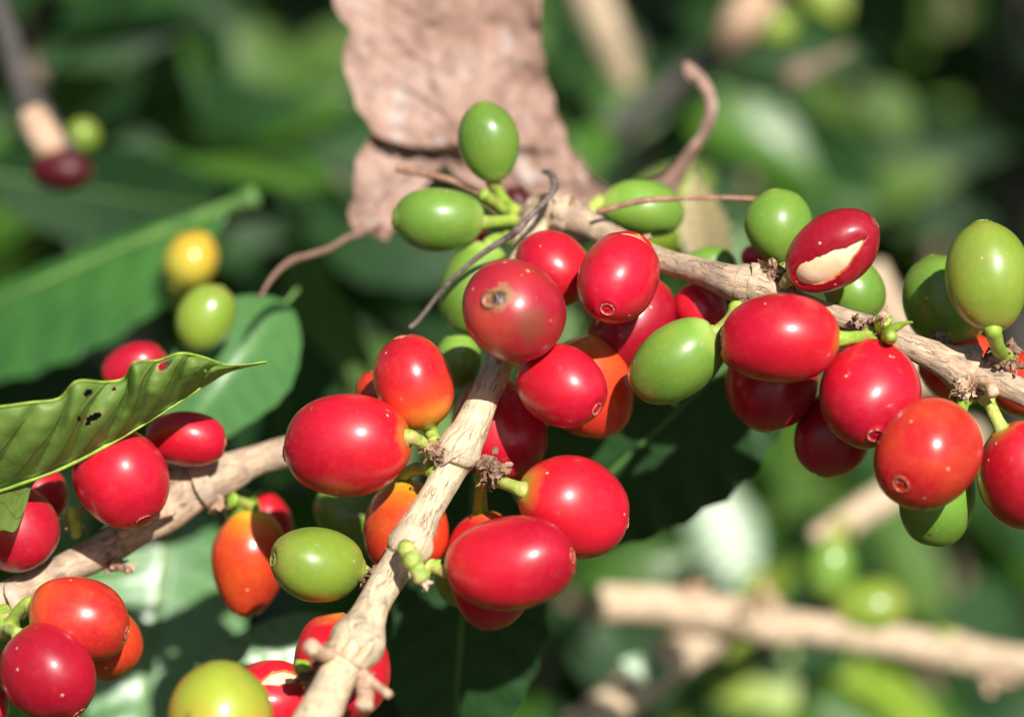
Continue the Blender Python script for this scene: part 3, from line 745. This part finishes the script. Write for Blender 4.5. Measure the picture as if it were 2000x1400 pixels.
cherry(1255,407,88,58,-8,-5,30,'green','blurred green cherry crossed by a thin twig right of the dead leaf',(1150,425,26),group=C2,scar='scarg')
cherry(1390,515,74,34,-5,0,28,'green','flat looking blurred green cherry above the upper right branch',None,group=C2,scar='scarg')
cherry(1478,502,32,26,0,0,26,'red','tiny glimpse of a red cherry left of the upright green one',None,group=C2)
cherry(953,277,79,58,97,12,23,'green','upright green cherry in front of the dead leaf',(1005,415,28),group=C4,scar='scarg',pmat='pedib',pr=13)
cherry(855,430,90,64,178,5,22,'green','level green cherry on the lower lobe of the dead leaf',(1005,430,28),group=C4,scar='scarg',pmat='pedib',pr=12)
cherry(925,562,90,68,-110,0,24,'green','green cherry half hidden behind the bruised one',(990,465,28),group=C4,scar='scarg',pmat='pedib',pr=12)
cherry(935,478,30,24,-90,0,36,'red','tiny red cherry glimpsed between the two green stalks',None,group=C4)
cherry(897,705,52,46,-90,0,20,'green','dark green cherry in deep shade left of the bruised one',None,group=C4,scar='scarg')
cherry(893,1132,54,44,-70,0,16,'lime','olive green cherry sliver left of the wide glossy red one',None,group=C1,scar='scarg')
cherry(1012,395,34,26,-60,0,42,'maroon','dark shrivelled cherry in the hollow under the dead leaf',None,group=C4)
cherry(235,931,99,96,-60,15,5,'red','round red cherry directly under the chewed leaf',None,group=C3)
cherry(362,856,90,56,-5,0,14,'red','blurred flattened red cherry right of the chewed leaf',None,group=C3)
cherry(72,962,62,58,-60,0,18,'red','small blurred red cherry in the gap under the chewed leaf',None,group=C3)
cherry(30,1028,90,82,-60,0,9,'crimson','dark red cherry at the left edge below the chewed leaf',None,group=C3)
cherry(152,1208,101,84,-15,5,2,'scarlet','orange red cherry on the left branch above the crimson one',(20,1222,5),group=C3,pmat='pedib')
cherry(205,1255,63,78,-80,0,12,'orange','bright orange cherry behind the orange red one at lower left',None,group=C3)
cherry(95,1316,99,88,-50,12,-4,'crimson','crimson cherry lowest in the left cluster',(8,1235,4),group=C3)
cherry(-42,1375,60,56,-60,0,2,'red','red cherry barely showing at the left bottom edge',None,group=C3)
cherry(486,1100,104,80,-94,0,24,'orange','pointed orange cherry hanging from the left branch',(450,975,21),group=C3,pmat='pedib',point=.62,pr=12)
cherry(528,1010,56,40,-60,0,34,'red','small red cherry behind the pointed orange one',None,group=C3)
cherry(470,990,48,36,-60,0,32,'green','small green cherry behind the stalk of the pointed orange one',None,group=C3,scar='scarg')
cherry(262,718,74,46,20,0,34,'crimson','dark red cherry showing just above the chewed leaf',None,group=C3)
cherry(695,1002,84,64,-30,0,30,'green','blurred green cherry behind the big oval red one',None,group=C3,scar='scarg')
cherry(728,765,40,34,90,0,16,'orange','small orange cherry glimpsed left of the yellow based one',None,group=C1)
cherry(668,1306,112,100,-80,0,2,'red','red cherry behind the bottom of the middle branch',None,group=C1)
cherry(525,1368,92,84,205,10,-6,'red','red cherry with a torn cream patch at the bottom edge',(598,1320,-12),group=C1,slit=(.5,.02,.55,.28))
cherry(430,1402,114,104,-100,10,-22,'turning','blurred yellow green cherry nearest the camera at the bottom edge',None,group=C1,scar='scarg')
cherry(402,622,70,56,62,0,44,'lime','blurred yellow green cherry hanging over the glossy leaves at left',None,group=C3,scar='scarg')
cherry(372,512,62,52,60,0,84,'yellow','blurred bright yellow cherry below the tip of the big left leaf',None,group=C3)
cherry(358,560,50,46,60,0,90,'lime','olive cherry just under the bright yellow one',None,group=C3,scar='scarg')
cherry(120,335,66,42,0,0,96,'maroon','dark maroon cherry far out of focus at upper left',None,group=C3,res=0)
cherry(160,265,34,34,60,0,112,'lime','tiny far green cherry above the maroon one',None,group=C3,scar='scarg',res=0)
cherry(1622,1108,64,46,-100,0,132,'green','blurred upright green cherry above the level bare twig',(1655,1035,150),group='far green cherries at lower right',scar='scarg',res=0)
cherry(1700,1182,74,54,10,0,134,'lime','blurred pale green cherry resting behind the level bare twig',None,group='far green cherries at lower right',scar='scarg',res=0)
cherry(1515,55,44,40,10,0,214,'lime','far blurred green cherry shape in place of a leaf beside the painted sunlit twig end',None,group='far green cherries at lower right',scar='scarg',res=0)  # cherry shape set where a green leaf hangs

# ---- leaves --------------------------------------------------------------
def edge_surface(name, mid, edge, mat, parent, nu=26, ns=150, wave=0, holes=(), bulge=0, flip=False):
    """half a blade between the midrib curve and the margin curve (lists of px,py,dz)"""
    a = spline([(Vector(p), 1) for p in mid], 24); b = spline([(Vector(p), 1) for p in edge], 24)
    def at(c, t):
        x = t*(len(c)-1); i = min(int(x), len(c)-2); f = x-i; return c[i][0].lerp(c[i+1][0], f)
    vs, fs, uv, sca, pix = [], [], [], [], []
    for i in range(ns+1):
        s = i/ns; A_, B_ = at(a, s), at(b, s)
        for k in range(nu+1):
            u = k/nu; q = A_.lerp(B_, u)
            vein = (s*9.5 - u*1.15) % 1
            pil = abs(math.sin(PI*vein))**.7
            env = math.sin(PI*min(1, u*1.02))**.6
            dz = -bulge*math.sin(PI*u) - wave*pil*env*math.sin(PI*min(1, max(0, s)))**.4 + .25*noise.noise(Vector((s*30, u*6, 1)))
            vs.append(P(q.x, q.y, q.z+dz+LZ)); pix.append((q.x, q.y)); uv.append((.5+u*.5, s))
            sd = 0.0
            for (hx, hy, rx, ry, an) in holes:
                ca, sa = math.cos(math.radians(an)), math.sin(math.radians(an))
                dx, dy = q.x-hx, -(q.y-hy); e = math.hypot((dx*ca+dy*sa)/rx, (-dx*sa+dy*ca)/ry) + .18*noise.noise(Vector((q.x*.09, q.y*.09, 0)))
                sd = max(sd, 1-min(1, max(0, (e-1.0)/.8)) if e > 1 else 2)
            sca.append(sd)  # torn rim dries pale brown
    w1 = nu+1
    for i in range(ns):
        for k in range(nu):
            f = (i*w1+k, i*w1+k+1, (i+1)*w1+k+1, (i+1)*w1+k)
            if any(sca[j] > 1.5 for j in f): continue
            fs.append(f if not flip else f[::-1])
    o = obj(name, loc(parent, vs), fs, mat, parent, uv, {'scar': [min(1, x)*.9 for x in sca]})
    return o
fl = thing('coffee_leaf', 'sharp green chewed leaf at the left showing its veined underside and torn holes', 'leaf', P(-60, 900, 0))
LZ = 2.0
mid = [(-160,1010,2), (-60,975,0), (0,957,-1), (65,935,-2), (130,910,-2), (230,858,-2), (330,797,-1), (400,752,0), (440,728,1), (480,716,2), (520,708,3)]
top = [(-160,800,-10), (-60,798,-11), (0,794,-12), (60,786,-12), (115,778,-11), (150,745,-13), (205,746,-9), (243,738,-8), (262,708,-12), (308,704,-8), (352,690,-9), (395,697,-6), (440,712,-2), (480,712,1), (520,707,3)]
mid2 = [(-160,1010,2), (-60,975,0), (0,957,-1), (65,935,-2), (115,915,-2), (160,893,-2), (205,870,-2), (250,846,-2), (295,819,-1.5), (335,794,-1), (375,768,0), (410,746,0), (440,728,1), (480,716,2), (520,708,3)]
edge_surface('blade', mid2, top, M['under'], fl, nu=44, ns=260, wave=2.4, bulge=1.0, holes=((320,714,12,6,30), (334,706,4,2.2,60), (401,724,2.5,2.5,0), (172,767,8,4,40), (183,815,15,5.5,24), (155,817,4,2,20), (172,828,6,2,10), (222,760,3.5,2.2,20)))
low = [(-160,1090,-6), (-60,1070,-6), (0,1036,-6), (30,1036,-6), (52,985,-3), (66,945,.5), (115,893,5), (160,866,6), (205,835,7), (250,800,7), (295,765,6), (335,752,5), (375,735,4), (410,722,3), (440,720,2.5), (480,714,2.5), (520,708,3)]
mid3 = [(-160,1010,2), (-60,975,0), (0,957,0), (25,950,0), (40,945,0), (65,935,0), (115,915,0), (160,893,0), (205,870,0), (250,846,0), (295,819,0), (335,794,0), (375,768,.5), (410,746,1), (440,728,1.5), (480,716,2), (520,708,3)]
edge_surface('folded_half_blade', mid3, low, M['under'], fl, nu=16, ns=120, wave=.3)
tube_obj('midrib', [(P(x, y, z+LZ), S(5.5*(1-i/12)+.8, 0)) for i, (x, y, z) in enumerate(mid)], M['pedib'], fl, n=8, seg=8)
tube_obj('margin', [(P(x, y, z-.1+LZ), S(2.4, 0)) for i, (x, y, z) in enumerate(top)], M['pedib'], fl, n=14, seg=6)

# dead leaf
def rows_surface(name, rows, mat, parent, dz0, amp, nu=60, ns=110, tiltx=0, fold=None):
    L = spline([(Vector((r[1], r[0], r[3] if len(r) > 3 else 0)), 1) for r in rows], 20)
    R_ = spline([(Vector((r[2], r[0], r[4] if len(r) > 4 else 0)), 1) for r in rows], 20)
    vs, fs, uv = [], [], []; m = len(L)
    for i in range(m):
        l, r = L[i][0], R_[i][0]
        for k in range(nu+1):
            u = k/nu; q = l.lerp(r, u)
            e = min(u, 1-u)
            n1 = noise.noise(Vector((q.x*.006, q.y*.006, 1.3))); n2 = noise.noise(Vector((q.x*.017, q.y*.013, 4.3))); n3 = noise.noise(Vector((q.x*.05, q.y*.05, 9)))
            ridge = 1-abs(noise.noise(Vector((q.x*.012+5, q.y*.007, 7))))*2
            vn = abs(((q.y + 55*abs(u-.45)*6)/88) % 1 - .5)
            curl = -2.2*max(0, (.07-e)/.07)**2*(.4+noise.noise(Vector((q.y*.012, u*2, 3))))
            z = dz0 + q.z + amp*(n1*1.2 + n2*.28 + n3*.10 + ridge*.16) - .5*max(0, 1-vn*7) - .9*max(0, 1-abs(u-.45)*26) + curl + tiltx*(u-.5)
            jx = (noise.noise(Vector((q.y*.03, u*3, 2)))*8 + noise.noise(Vector((q.y*.15, u*3, 5)))*1.5)*(1 if e < .001 else 0)
            vs.append(P(q.x+jx, q.y, z)); uv.append((u, i/m))
    w1 = nu+1
    for i in range(m-1):
        for k in range(nu): fs.append((i*w1+k, i*w1+k+1, (i+1)*w1+k+1, (i+1)*w1+k))
    o = obj(name, loc(parent, vs), fs, mat, parent, uv)
    sm = o.modifiers.new('thickness', 'SOLIDIFY'); sm.thickness = .00015
    return o
dl = thing('dead_leaf', 'large crumpled pinkish brown dead leaf hanging behind the green cherries', 'leaf', P(870, 0, 48))
rows_surface('blade', [(-420,700,1000,10,10), (-220,635,1070,8,4), (0,650,1058,2,0), (60,684,1056,0,0), (112,667,1060,0,-2), (160,680,1070,-2,0), (205,695,1086,-2,0), (245,722,1096,-2,0), (268,738,1106,-2,0), (285,790,1114,-1,0), (300,856,1124,4,0), (330,880,1146,6,0), (352,895,1172,6,0), (385,930,1200,6,2), (440,1010,1198,6,4), (480,1060,1150,10,8)], M['dead'], dl, 56, 3.0, tiltx=6)
rows_surface('folded_lobe', [(225,742,900,4,6), (262,726,880,1,5), (288,706,866,0,5), (315,698,866,-1,5), (345,690,850,-4,6), (375,688,820,-4,4), (400,684,796,-3,2), (425,680,782,-2,1), (445,690,770,-1,0), (462,735,762,0,0), (470,748,756,0,0)], M['dead'], dl, 52, 1.6, nu=30, tiltx=0)
tube_obj('curled_tip', [(P(x, y, z), S(r, z)) for x, y, z, r in [(735,440,50,22), (705,455,48,16), (675,468,45,13), (640,488,43,12), (600,500,42,12), (570,510,42,14), (545,528,41,11), (525,552,40,9), (508,582,39,6)]], M['dead'], dl, n=8, seg=22, rough=.55, nf=280, flat=.5)
dt = thing('dead_leaf', 'curled brown leaf tail hooking upward right of the big dead leaf', 'leaf', P(1250, 375, 55))
rows_surface('blade', [(318,1320,1352,2,0), (335,1300,1345,0,0), (350,1275,1340,0,0), (368,1225,1330,0,0), (385,1190,1310,0,0), (400,1170,1290,0,0), (430,1170,1240,2,2)], M['dead'], dt, 56, 1.5, nu=24)
tube_obj('curled_tail', [(P(x, y, z), S(r, z)) for x, y, z, r in [(1295,375,56,30), (1318,345,55,24), (1340,312,54,17), (1362,280,53,15), (1380,250,53,15), (1391,215,52,14), (1385,180,52,14), (1368,155,52,14), (1350,138,51,17), (1340,122,51,9)]], M['dead'], dt, n=8, seg=22, rough=.55, nf=260, flat=.45)
dp = leaf(1400,545,75,1355,330,70,95,'withered yellow and pink leaf behind the thin twig','drypale',(-.2,.1,1),und=.08,group=None)

# big glossy leaves just behind the fruit, each placed where it hangs
BG = 'coffee leaves behind the fruit'
leaf(445,405,92,-260,715,112,390,'big green leaf at left with a pale midrib','leafbig',(.08,.40,.92),petiole=60,fold=.14,bend=.03,mw=2.4,und=.022,roll=1.15)
leaf(560,590,56,320,900,60,230,'bright glossy leaf left of the big oval red cherry','gloss',None,fold=.45,bend=.09,und=.015)
leaf(345,960,80,250,1560,75,340,'white shining leaf below the pointed orange cherry','gloss',None,fold=.16,bend=.03,mw=2,und=.04)
leaf(720,1240,46,380,1300,60,130,'leaf with a bright rim under the olive green cherry','gloss',None,fold=.1,bend=.02)
leaf(1545,590,40,1000,1090,48,380,'broad leaf painted dark as shaded behind the middle cluster','leafshade',(.15,.0,1),fold=.05,bend=.06)  # dark colour holds the shadow of the cherries
leaf(930,900,38,880,1560,46,330,'hanging leaf painted dark as shade in the gap under the middle cluster','leafshade',(-.1,-.1,1),fold=.1,bend=.05)  # shade under the cluster is in the leaf colour
leaf(815,1080,48,825,1240,50,110,'small bright leaf added for a sunlit patch below the lower middle knot','leafy',(0,.1,1),fold=.1)  # bright leaf colour stands for a patch of sun
leaf(785,1235,58,835,1290,58,60,'pale leaf scrap added for a second sunlit patch under the small bright leaf','leafp',(0,.2,1))  # paler scrap stands for another sunlit patch
leaf(560,510,120,745,760,110,120,'narrow pale green leaf between the dead leaf tip and the middle cluster','leafp',(-.5,.3,.8),fold=.15)
leaf(300,20,430,240,400,420,190,'broad pale leaf far behind at upper left','leafp',(.15,.5,.85),fold=.2)
leaf(430,100,430,660,340,440,170,'second broad pale leaf right of the first far one','leafp',(-.1,.45,.9),fold=.3)
leaf(150,260,380,420,330,400,150,'third soft green leaf crossing below the far pale ones','leafp',(.125,.4,.9))
leaf(420,20,480,520,150,480,150,'far soft green leaf high between the two pale ones','leaf',(.1,.3,.95))
leaf(640,150,460,560,330,470,150,'far soft green leaf just left of the dead leaf','leafp',(.1,.3,.95))
leaf(520,300,200,700,450,160,60,'thin bright leaf edge above the dead leaf tip','leaf',(.1,.7,.7))
leaf(330,330,180,640,395,170,80,'long narrow green leaf above the yellow cherry','leaf',(.0,.8,.6))
leaf(120,50,260,50,175,250,110,'small whitish shining leaf in the upper left corner','gloss',None,fold=.04,bend=.02,petiole=0)
leaf(640,560,150,560,470,150,90,'small green leaf behind the dead leaf tip','leafp',(.1,.3,.9))
leaf(-60,330,150,520,420,170,200,'dark leaf in shade above the big green leaf','leafshade',(.1,-.2,1))
leaf(560,640,110,530,960,120,230,'dark green leaf left of the orange cherries','leafshade',(.3,.1,.9))
leaf(1100,600,110,1180,1000,110,170,'pale grey green leaf glimpsed between the torn cherry and the bruised one','leafp',(.1,.3,.95))
leaf(860,800,100,960,1060,100,130,'pale leaf glimpsed beneath the middle branch stalks','leafp',(.1,.2,.95))
leaf(1440,690,90,1360,900,85,130,'lighter leaf piece added for the sunlit part of the shaded leaf under the slanted green cherry','leaf',(.1,.3,.9))  # separate lighter leaf stands for sun on the broad dark one
leaf(1370,930,290,1465,1170,340,140,'white shining leaf below the dark shaded leaf','gloss',None,fold=.04,bend=.02,petiole=0)
leaf(1440,820,340,1440,960,340,150,'soft white green leaf above the white shining one','leafp',(.125,.235,.965),fold=.1)
leaf(1550,860,420,1780,1100,430,330,'yellow green leaf in sun behind the upper right cherries','leafp',(.1,.4,.9))
leaf(1300,1080,300,1500,1000,330,190,'light green leaf beside the white shining one','leaf',(.1,.5,.85))
leaf(2150,1000,330,1560,1200,350,330,'broad teal green leaf at the lower right edge','leaf',(.1,.55,.8),fold=.15)
leaf(1310,1315,112,1210,1290,120,55,'small whitish leaf resting on the slanting bare twig','gloss',None,fold=.04,bend=.02,petiole=0)
leaf(1370,1330,230,1600,1480,230,110,'bright green leaf under the level bare twig','leafy',(.1,.5,.85))
leaf(1650,1330,280,1480,1420,260,150,'green leaf right of the slanting bare twig at the bottom','leaf',(.1,.5,.85))
leaf(1780,1310,300,2060,1450,300,200,'dark bluish leaf in the bottom right corner','leafshade',(.1,.3,.9))
leaf(1690,170,330,1785,270,330,95,'yellowish leaf in a patch of sun at upper right','leafp',(.125,.235,.965))
leaf(1560,210,380,1690,290,380,90,'small green leaf beside the yellowish one in the sun','leaf',(.12,.4,.9))
leaf(1860,-50,520,1840,560,540,300,'wide soft green leaf at the upper right','leafp',(.4,.3,.8))
leaf(1950,-60,560,1730,200,560,240,'soft dark green leaf near the top right corner','leaf',(.4,.3,.8))
leaf(1570,-60,300,1650,40,300,80,'bright green leaf at the top right of the painted sunlit twig end','leafy',(.1,.4,.9))
leaf(1400,560,260,1640,420,280,190,'bright green leaf behind the upright green cherry','leaf',(.1,.4,.9))
leaf(1120,330,200,1190,250,210,90,'small lit leaf right of the dead leaf','leaf',(.1,.4,.9))
leaf(1250,480,240,1380,330,240,130,'olive leaf behind the curled tail','leafy',(-.3,.2,.9))
leaf(1130,120,300,1060,330,300,110,'narrow green leaf along the right edge of the dead leaf','leaf',(.3,.4,.8))

# ---- coffee shrubs behind ------------------------------------------------
def shrub(label, cx, cy, rx, ry, z0, z1, nl, seed, mix, stems=5):
    rg = random.Random(seed)
    root = thing('coffee_shrub', label, 'shrub', (cx, cy, 0), 'coffee shrubs behind the fruit')
    tips = []
    for i in range(stems):
        a = 2*PI*i/stems + rg.uniform(-.3, .3); q = []
        for k in range(6):
            t = k/5; q.append((Vector((cx + math.cos(a)*rx*.55*t + rg.uniform(-.02, .02), cy + math.sin(a)*ry*.55*t, (z1-.1)*t + (.02 if k == 0 else 0) - (.05 if k == 0 else 0))), .013*(1-.6*t)))
        tube_obj('stem', q, M['bark3'], root, n=5, seg=10, rough=.1, nf=60)
    for mat, share in mix:
        vs, fs, uv = [], [], []
        for i in range(int(nl*share)):
            while True:
                p = Vector((rg.uniform(-1, 1), rg.uniform(-1, 1), rg.uniform(-1, 1)))
                if .25 < p.length < 1: break
            c = Vector((cx + p.x*rx, cy + p.y*ry, (z0+z1)/2 + p.z*(z1-z0)/2))
            o = Vector((p.x, p.y, 0)).normalized() if (p.x or p.y) else Vector((1, 0, 0))
            d = (o + Vector((rg.gauss(0, .7), rg.gauss(0, .7), rg.uniform(-.9, .25)))).normalized()
            nn = (Vector((rg.gauss(0, .5), rg.gauss(0, .5)-.35, 1.0))).normalized()
            L = rg.uniform(.08, .16); W = L*rg.uniform(.36, .46)
            v, f, u, _, _ = leaf_grid(c, c + d*L, W, nn, rg.uniform(.02, .12), rg.uniform(.05, .3), .03, nu=4, ns=9, phase=rg.random())
            b0 = len(vs); vs += v; uv += u; fs += [tuple(j+b0 for j in q) for q in f]
        obj('foliage', loc(root, vs), fs, M[mat], root, uv, {'scar': [0.0]*len(vs)})
MX = (('leaf', .5), ('leafshade', .3), ('leafp', .12), ('leafy', .08))
shrub('dense coffee shrub straight behind the fruit', -.10, 1.45, .62, .45, .25, 1.75, 1500, 1, MX)
shrub('coffee shrub in sun behind at the lower right', .42, 1.25, .42, .35, .15, 1.12, 700, 2, (('leaf', .5), ('leafp', .2), ('leafy', .3)))
shrub('shaded coffee shrub behind at the left', -.85, 1.6, .6, .5, .2, 1.8, 900, 3, MX)
shrub('tall dark coffee shrub behind at the right', .85, 2.2, .75, .55, .2, 2.1, 1400, 4, (('leafshade', .6), ('leaf', .4)))
shrub('distant coffee shrub closing the row', .0, 3.2, 1.3, .6, .2, 2.4, 1500, 5, (('leafshade', .7), ('leaf', .3)))

# ---- leafy shoots of the shrubs behind, out of focus
def shoot(x, y, dz, rpx, n, label, mix=('leafshade', 'leafp', 'leafshade', 'leaf'), lo=.022, hi=.048, seed=0):
    rg = random.Random(seed*31+int(x)); c = P(x, y, dz); R_ = S(rpx, dz)
    root = thing('leafy_shoot', label, 'shoot', c, 'leafy shoots out of focus behind the fruit')
    a = c - D(rg.uniform(-.5, .5), 1, .2).normalized()*R_*1.1; b = c + D(rg.uniform(-.5, .5), 1, .2).normalized()*R_*.7
    tube_obj('stem', [(a, .0022), (c, .0018), (b, .0010)], M['bark3'], root, n=5, seg=8, rough=.1)
    for k in range(n):
        p = a.lerp(b, rg.uniform(.2, 1)) + D(rg.gauss(0, .5), rg.gauss(0, .45), rg.gauss(0, .3))*R_
        d = D(rg.gauss(0, 1), rg.gauss(-.3, .6), rg.gauss(0, .35)).normalized(); L = rg.uniform(lo, hi)
        nn = D(rg.gauss(.12, .45), rg.gauss(.3, .45), 1).normalized()
        v, f, u, _, _ = leaf_grid(p, p + d*L, L*rg.uniform(.38, .5), nn, .08, .2, .03, nu=6, ns=14, phase=rg.random())
        obj('leaf', loc(root, v), f, M[mix[rg.randrange(len(mix))]], root, u, {'scar': [0.0]*len(v)})
DK = ('leafshade', 'leaf', 'leafshade'); BR = ('leaf', 'leafp', 'leaf', 'leafy', 'leafshade'); MD = ('leafshade', 'leafp', 'leafshade', 'leafshade')  # the dark mixes carry shade in the leaf colour
for a in ((190,150,300,170,13,'mottled green shoot in the upper left between the twig and the far pale leaf'),
          (420,110,340,170,13,'mottled green shoot at the top just left of the dead leaf',),
          (560,260,300,130,11,'mid green shoot against the left edge of the dead leaf'),
          (330,300,260,120,10,'mid green shoot right of the maroon far cherry', MD),
          (60,60,230,110,8,'dark shoot in the very top left corner', DK),
          (40,330,220,130,9,'dark shoot at the left edge above the big green leaf', DK),
          (1240,170,300,120,9,'small dark shoot beside the hanging beige stem', DK),
          (1140,330,230,90,7,'small green shoot right below the edge of the dead leaf', MD),
          (1480,240,340,150,10,'dim shoot above the curled brown tail', DK),
          (1640,280,360,150,10,'green speckled shoot around the sunlit yellowish leaf', MD),
          (1860,330,430,220,14,'soft dull green shoot high at the right', MD),
          (1850,80,460,200,12,'soft dull green shoot in the upper right corner', MD),
          (1450,420,280,120,9,'bright green shoot behind the thin red brown twig', ('leaf', 'leafshade')),
          (1400,330,330,90,7,'olive shoot between the curled tail and the upright green cherry', MD),
          (1480,900,360,140,11,'yellow green shoot between the shaded leaf and the ring tipped cherries', BR),
          (1700,1330,300,120,9,'sunny green shoot under the middle of the level bare twig', BR),
          (1620,930,340,170,14,'sunny yellow green shoot under the upper right cherries', BR),
          (1880,1130,320,180,13,'green shoot below the cherries at the right edge'),
          (1560,1120,390,130,9,'mid green shoot left of the far upright green cherry'),
          (1540,1370,230,140,12,'bright shoot below the level bare twig', ('leaf', 'leafy', 'leafshade', 'leaf')),
          (1330,1390,240,90,8,'green shoot in the fork under the slanting bare twig', DK),
          (1830,1390,270,150,11,'dark bluish green shoot in the lower right corner', ('leafshade', 'leaf', 'leafp')),
          (1120,1130,220,90,7,'dim green shoot just left of the broken end of the level twig', DK),
          (1060,1330,240,100,8,'dim green shoot at the bottom right of the wide glossy cherry', ('leafshade', 'leaf')),
          (610,640,180,110,8,'dim shoot left of the dark wiry twig', ('leafshade', 'leafp')),
          (640,400,200,90,7,'green tipped shoot left of the dead leaf lobe', ('leaf', 'leafshade', 'leafshade'))):
    shoot(*a[:6], **({'mix': a[6]} if len(a) > 6 else {}), seed=int(a[1]))

# ---- unseen foliage added above the view to dapple the leaves behind with shade
def shade_canopy(label, n, seed):
    rg = random.Random(seed)
    root = thing('coffee_shrub', label, 'shrub', P(1300, -2500, 220), 'coffee shrubs behind the fruit')
    keep = [(P(270,220,425), .04), (P(560,240,435), .035), (P(1410,1060,335), .05), (P(1740,240,355), .03), (P(650,620,115), .03), (P(1700,950,420), .05),  # sun paths left open through the added leaves
            (P(1850,200,520), .035), (P(1600,900,340), .10), (P(1850,1100,330), .06), (P(1550,1380,230), .04), (P(1250,1340,160), .04), (P(1300,1000,260), .04), (P(1180,1400,160), .03), (P(1450,330,260), .02), (P(400,330,300), .03),
            (P(200,520,85), .05), (P(430,720,80), .05), (P(1250,1300,165), .03), (P(75,110,255), .04), (P(100,290,100), .02), (P(1460,30,210), .02), (P(590,385,175), .02), (P(1180,80,262), .02)]
    vs, fs, uv = [], [], []; k = 0
    while k < n:
        dz = rg.uniform(60, 420); d = .4 + dz/1000
        yy = .1163*d + rg.uniform(.012, .30); xx = rg.uniform(-.20, .42)
        c = CAM + RT*xx + UP*yy + FWD*d
        L = rg.uniform(.07, .13); dr = Vector((rg.gauss(0, 1), rg.gauss(0, 1), rg.uniform(-.5, .3))).normalized()
        nn = Vector((rg.gauss(0, .5)+.2, rg.gauss(0, .5)-.5, 1)).normalized()
        e = c + dr*L; bad = False
        for q in (c, c.lerp(e, .5), e):
            r_ = q-CAM; dd = r_.dot(FWD)
            if dd < .45 or r_.dot(UP) < .1163*dd + .022: bad = True
            for t, rad in keep:
                v_ = q-t; al = v_.dot(SUN)
                if al > 0 and (v_ - SUN*al).length < rad: bad = True
        if bad: continue
        v, f, u, _, _ = leaf_grid(c, e, L*.42, nn, .06, .15, .03, nu=4, ns=9, phase=rg.random())
        b0 = len(vs); vs += v; uv += u; fs += [tuple(j+b0 for j in q) for q in f]; k += 1
    obj('foliage', loc(root, vs), fs, M['leaf'], root, uv, {'scar': [0.0]*len(vs)})
shade_canopy('unseen foliage added just above the picture to shade the leaves behind', 330, 11)

shrub('unseen coffee shrub added left of the camera to cut sky light', -1.15, .15, .5, .5, .15, 1.95, 500, 21, MX)  # out of view, added to block part of the sky fill
shrub('unseen coffee shrub added right of the camera to cut sky light', 1.2, .45, .5, .5, .15, 1.8, 450, 22, MX)  # unseen, added as a sky blocker on this side
shrub('unseen low coffee shrub added under the fruit to cut fill light', 0, .55, .5, .35, .05, .80, 420, 23, MX)  # added below the view to lessen the fill light
shrub('unseen coffee shrub added behind the camera to cut sky light', -.5, -1.9, .9, .5, .1, 1.9, 500, 24, MX)  # added out of view to hide the low sky behind
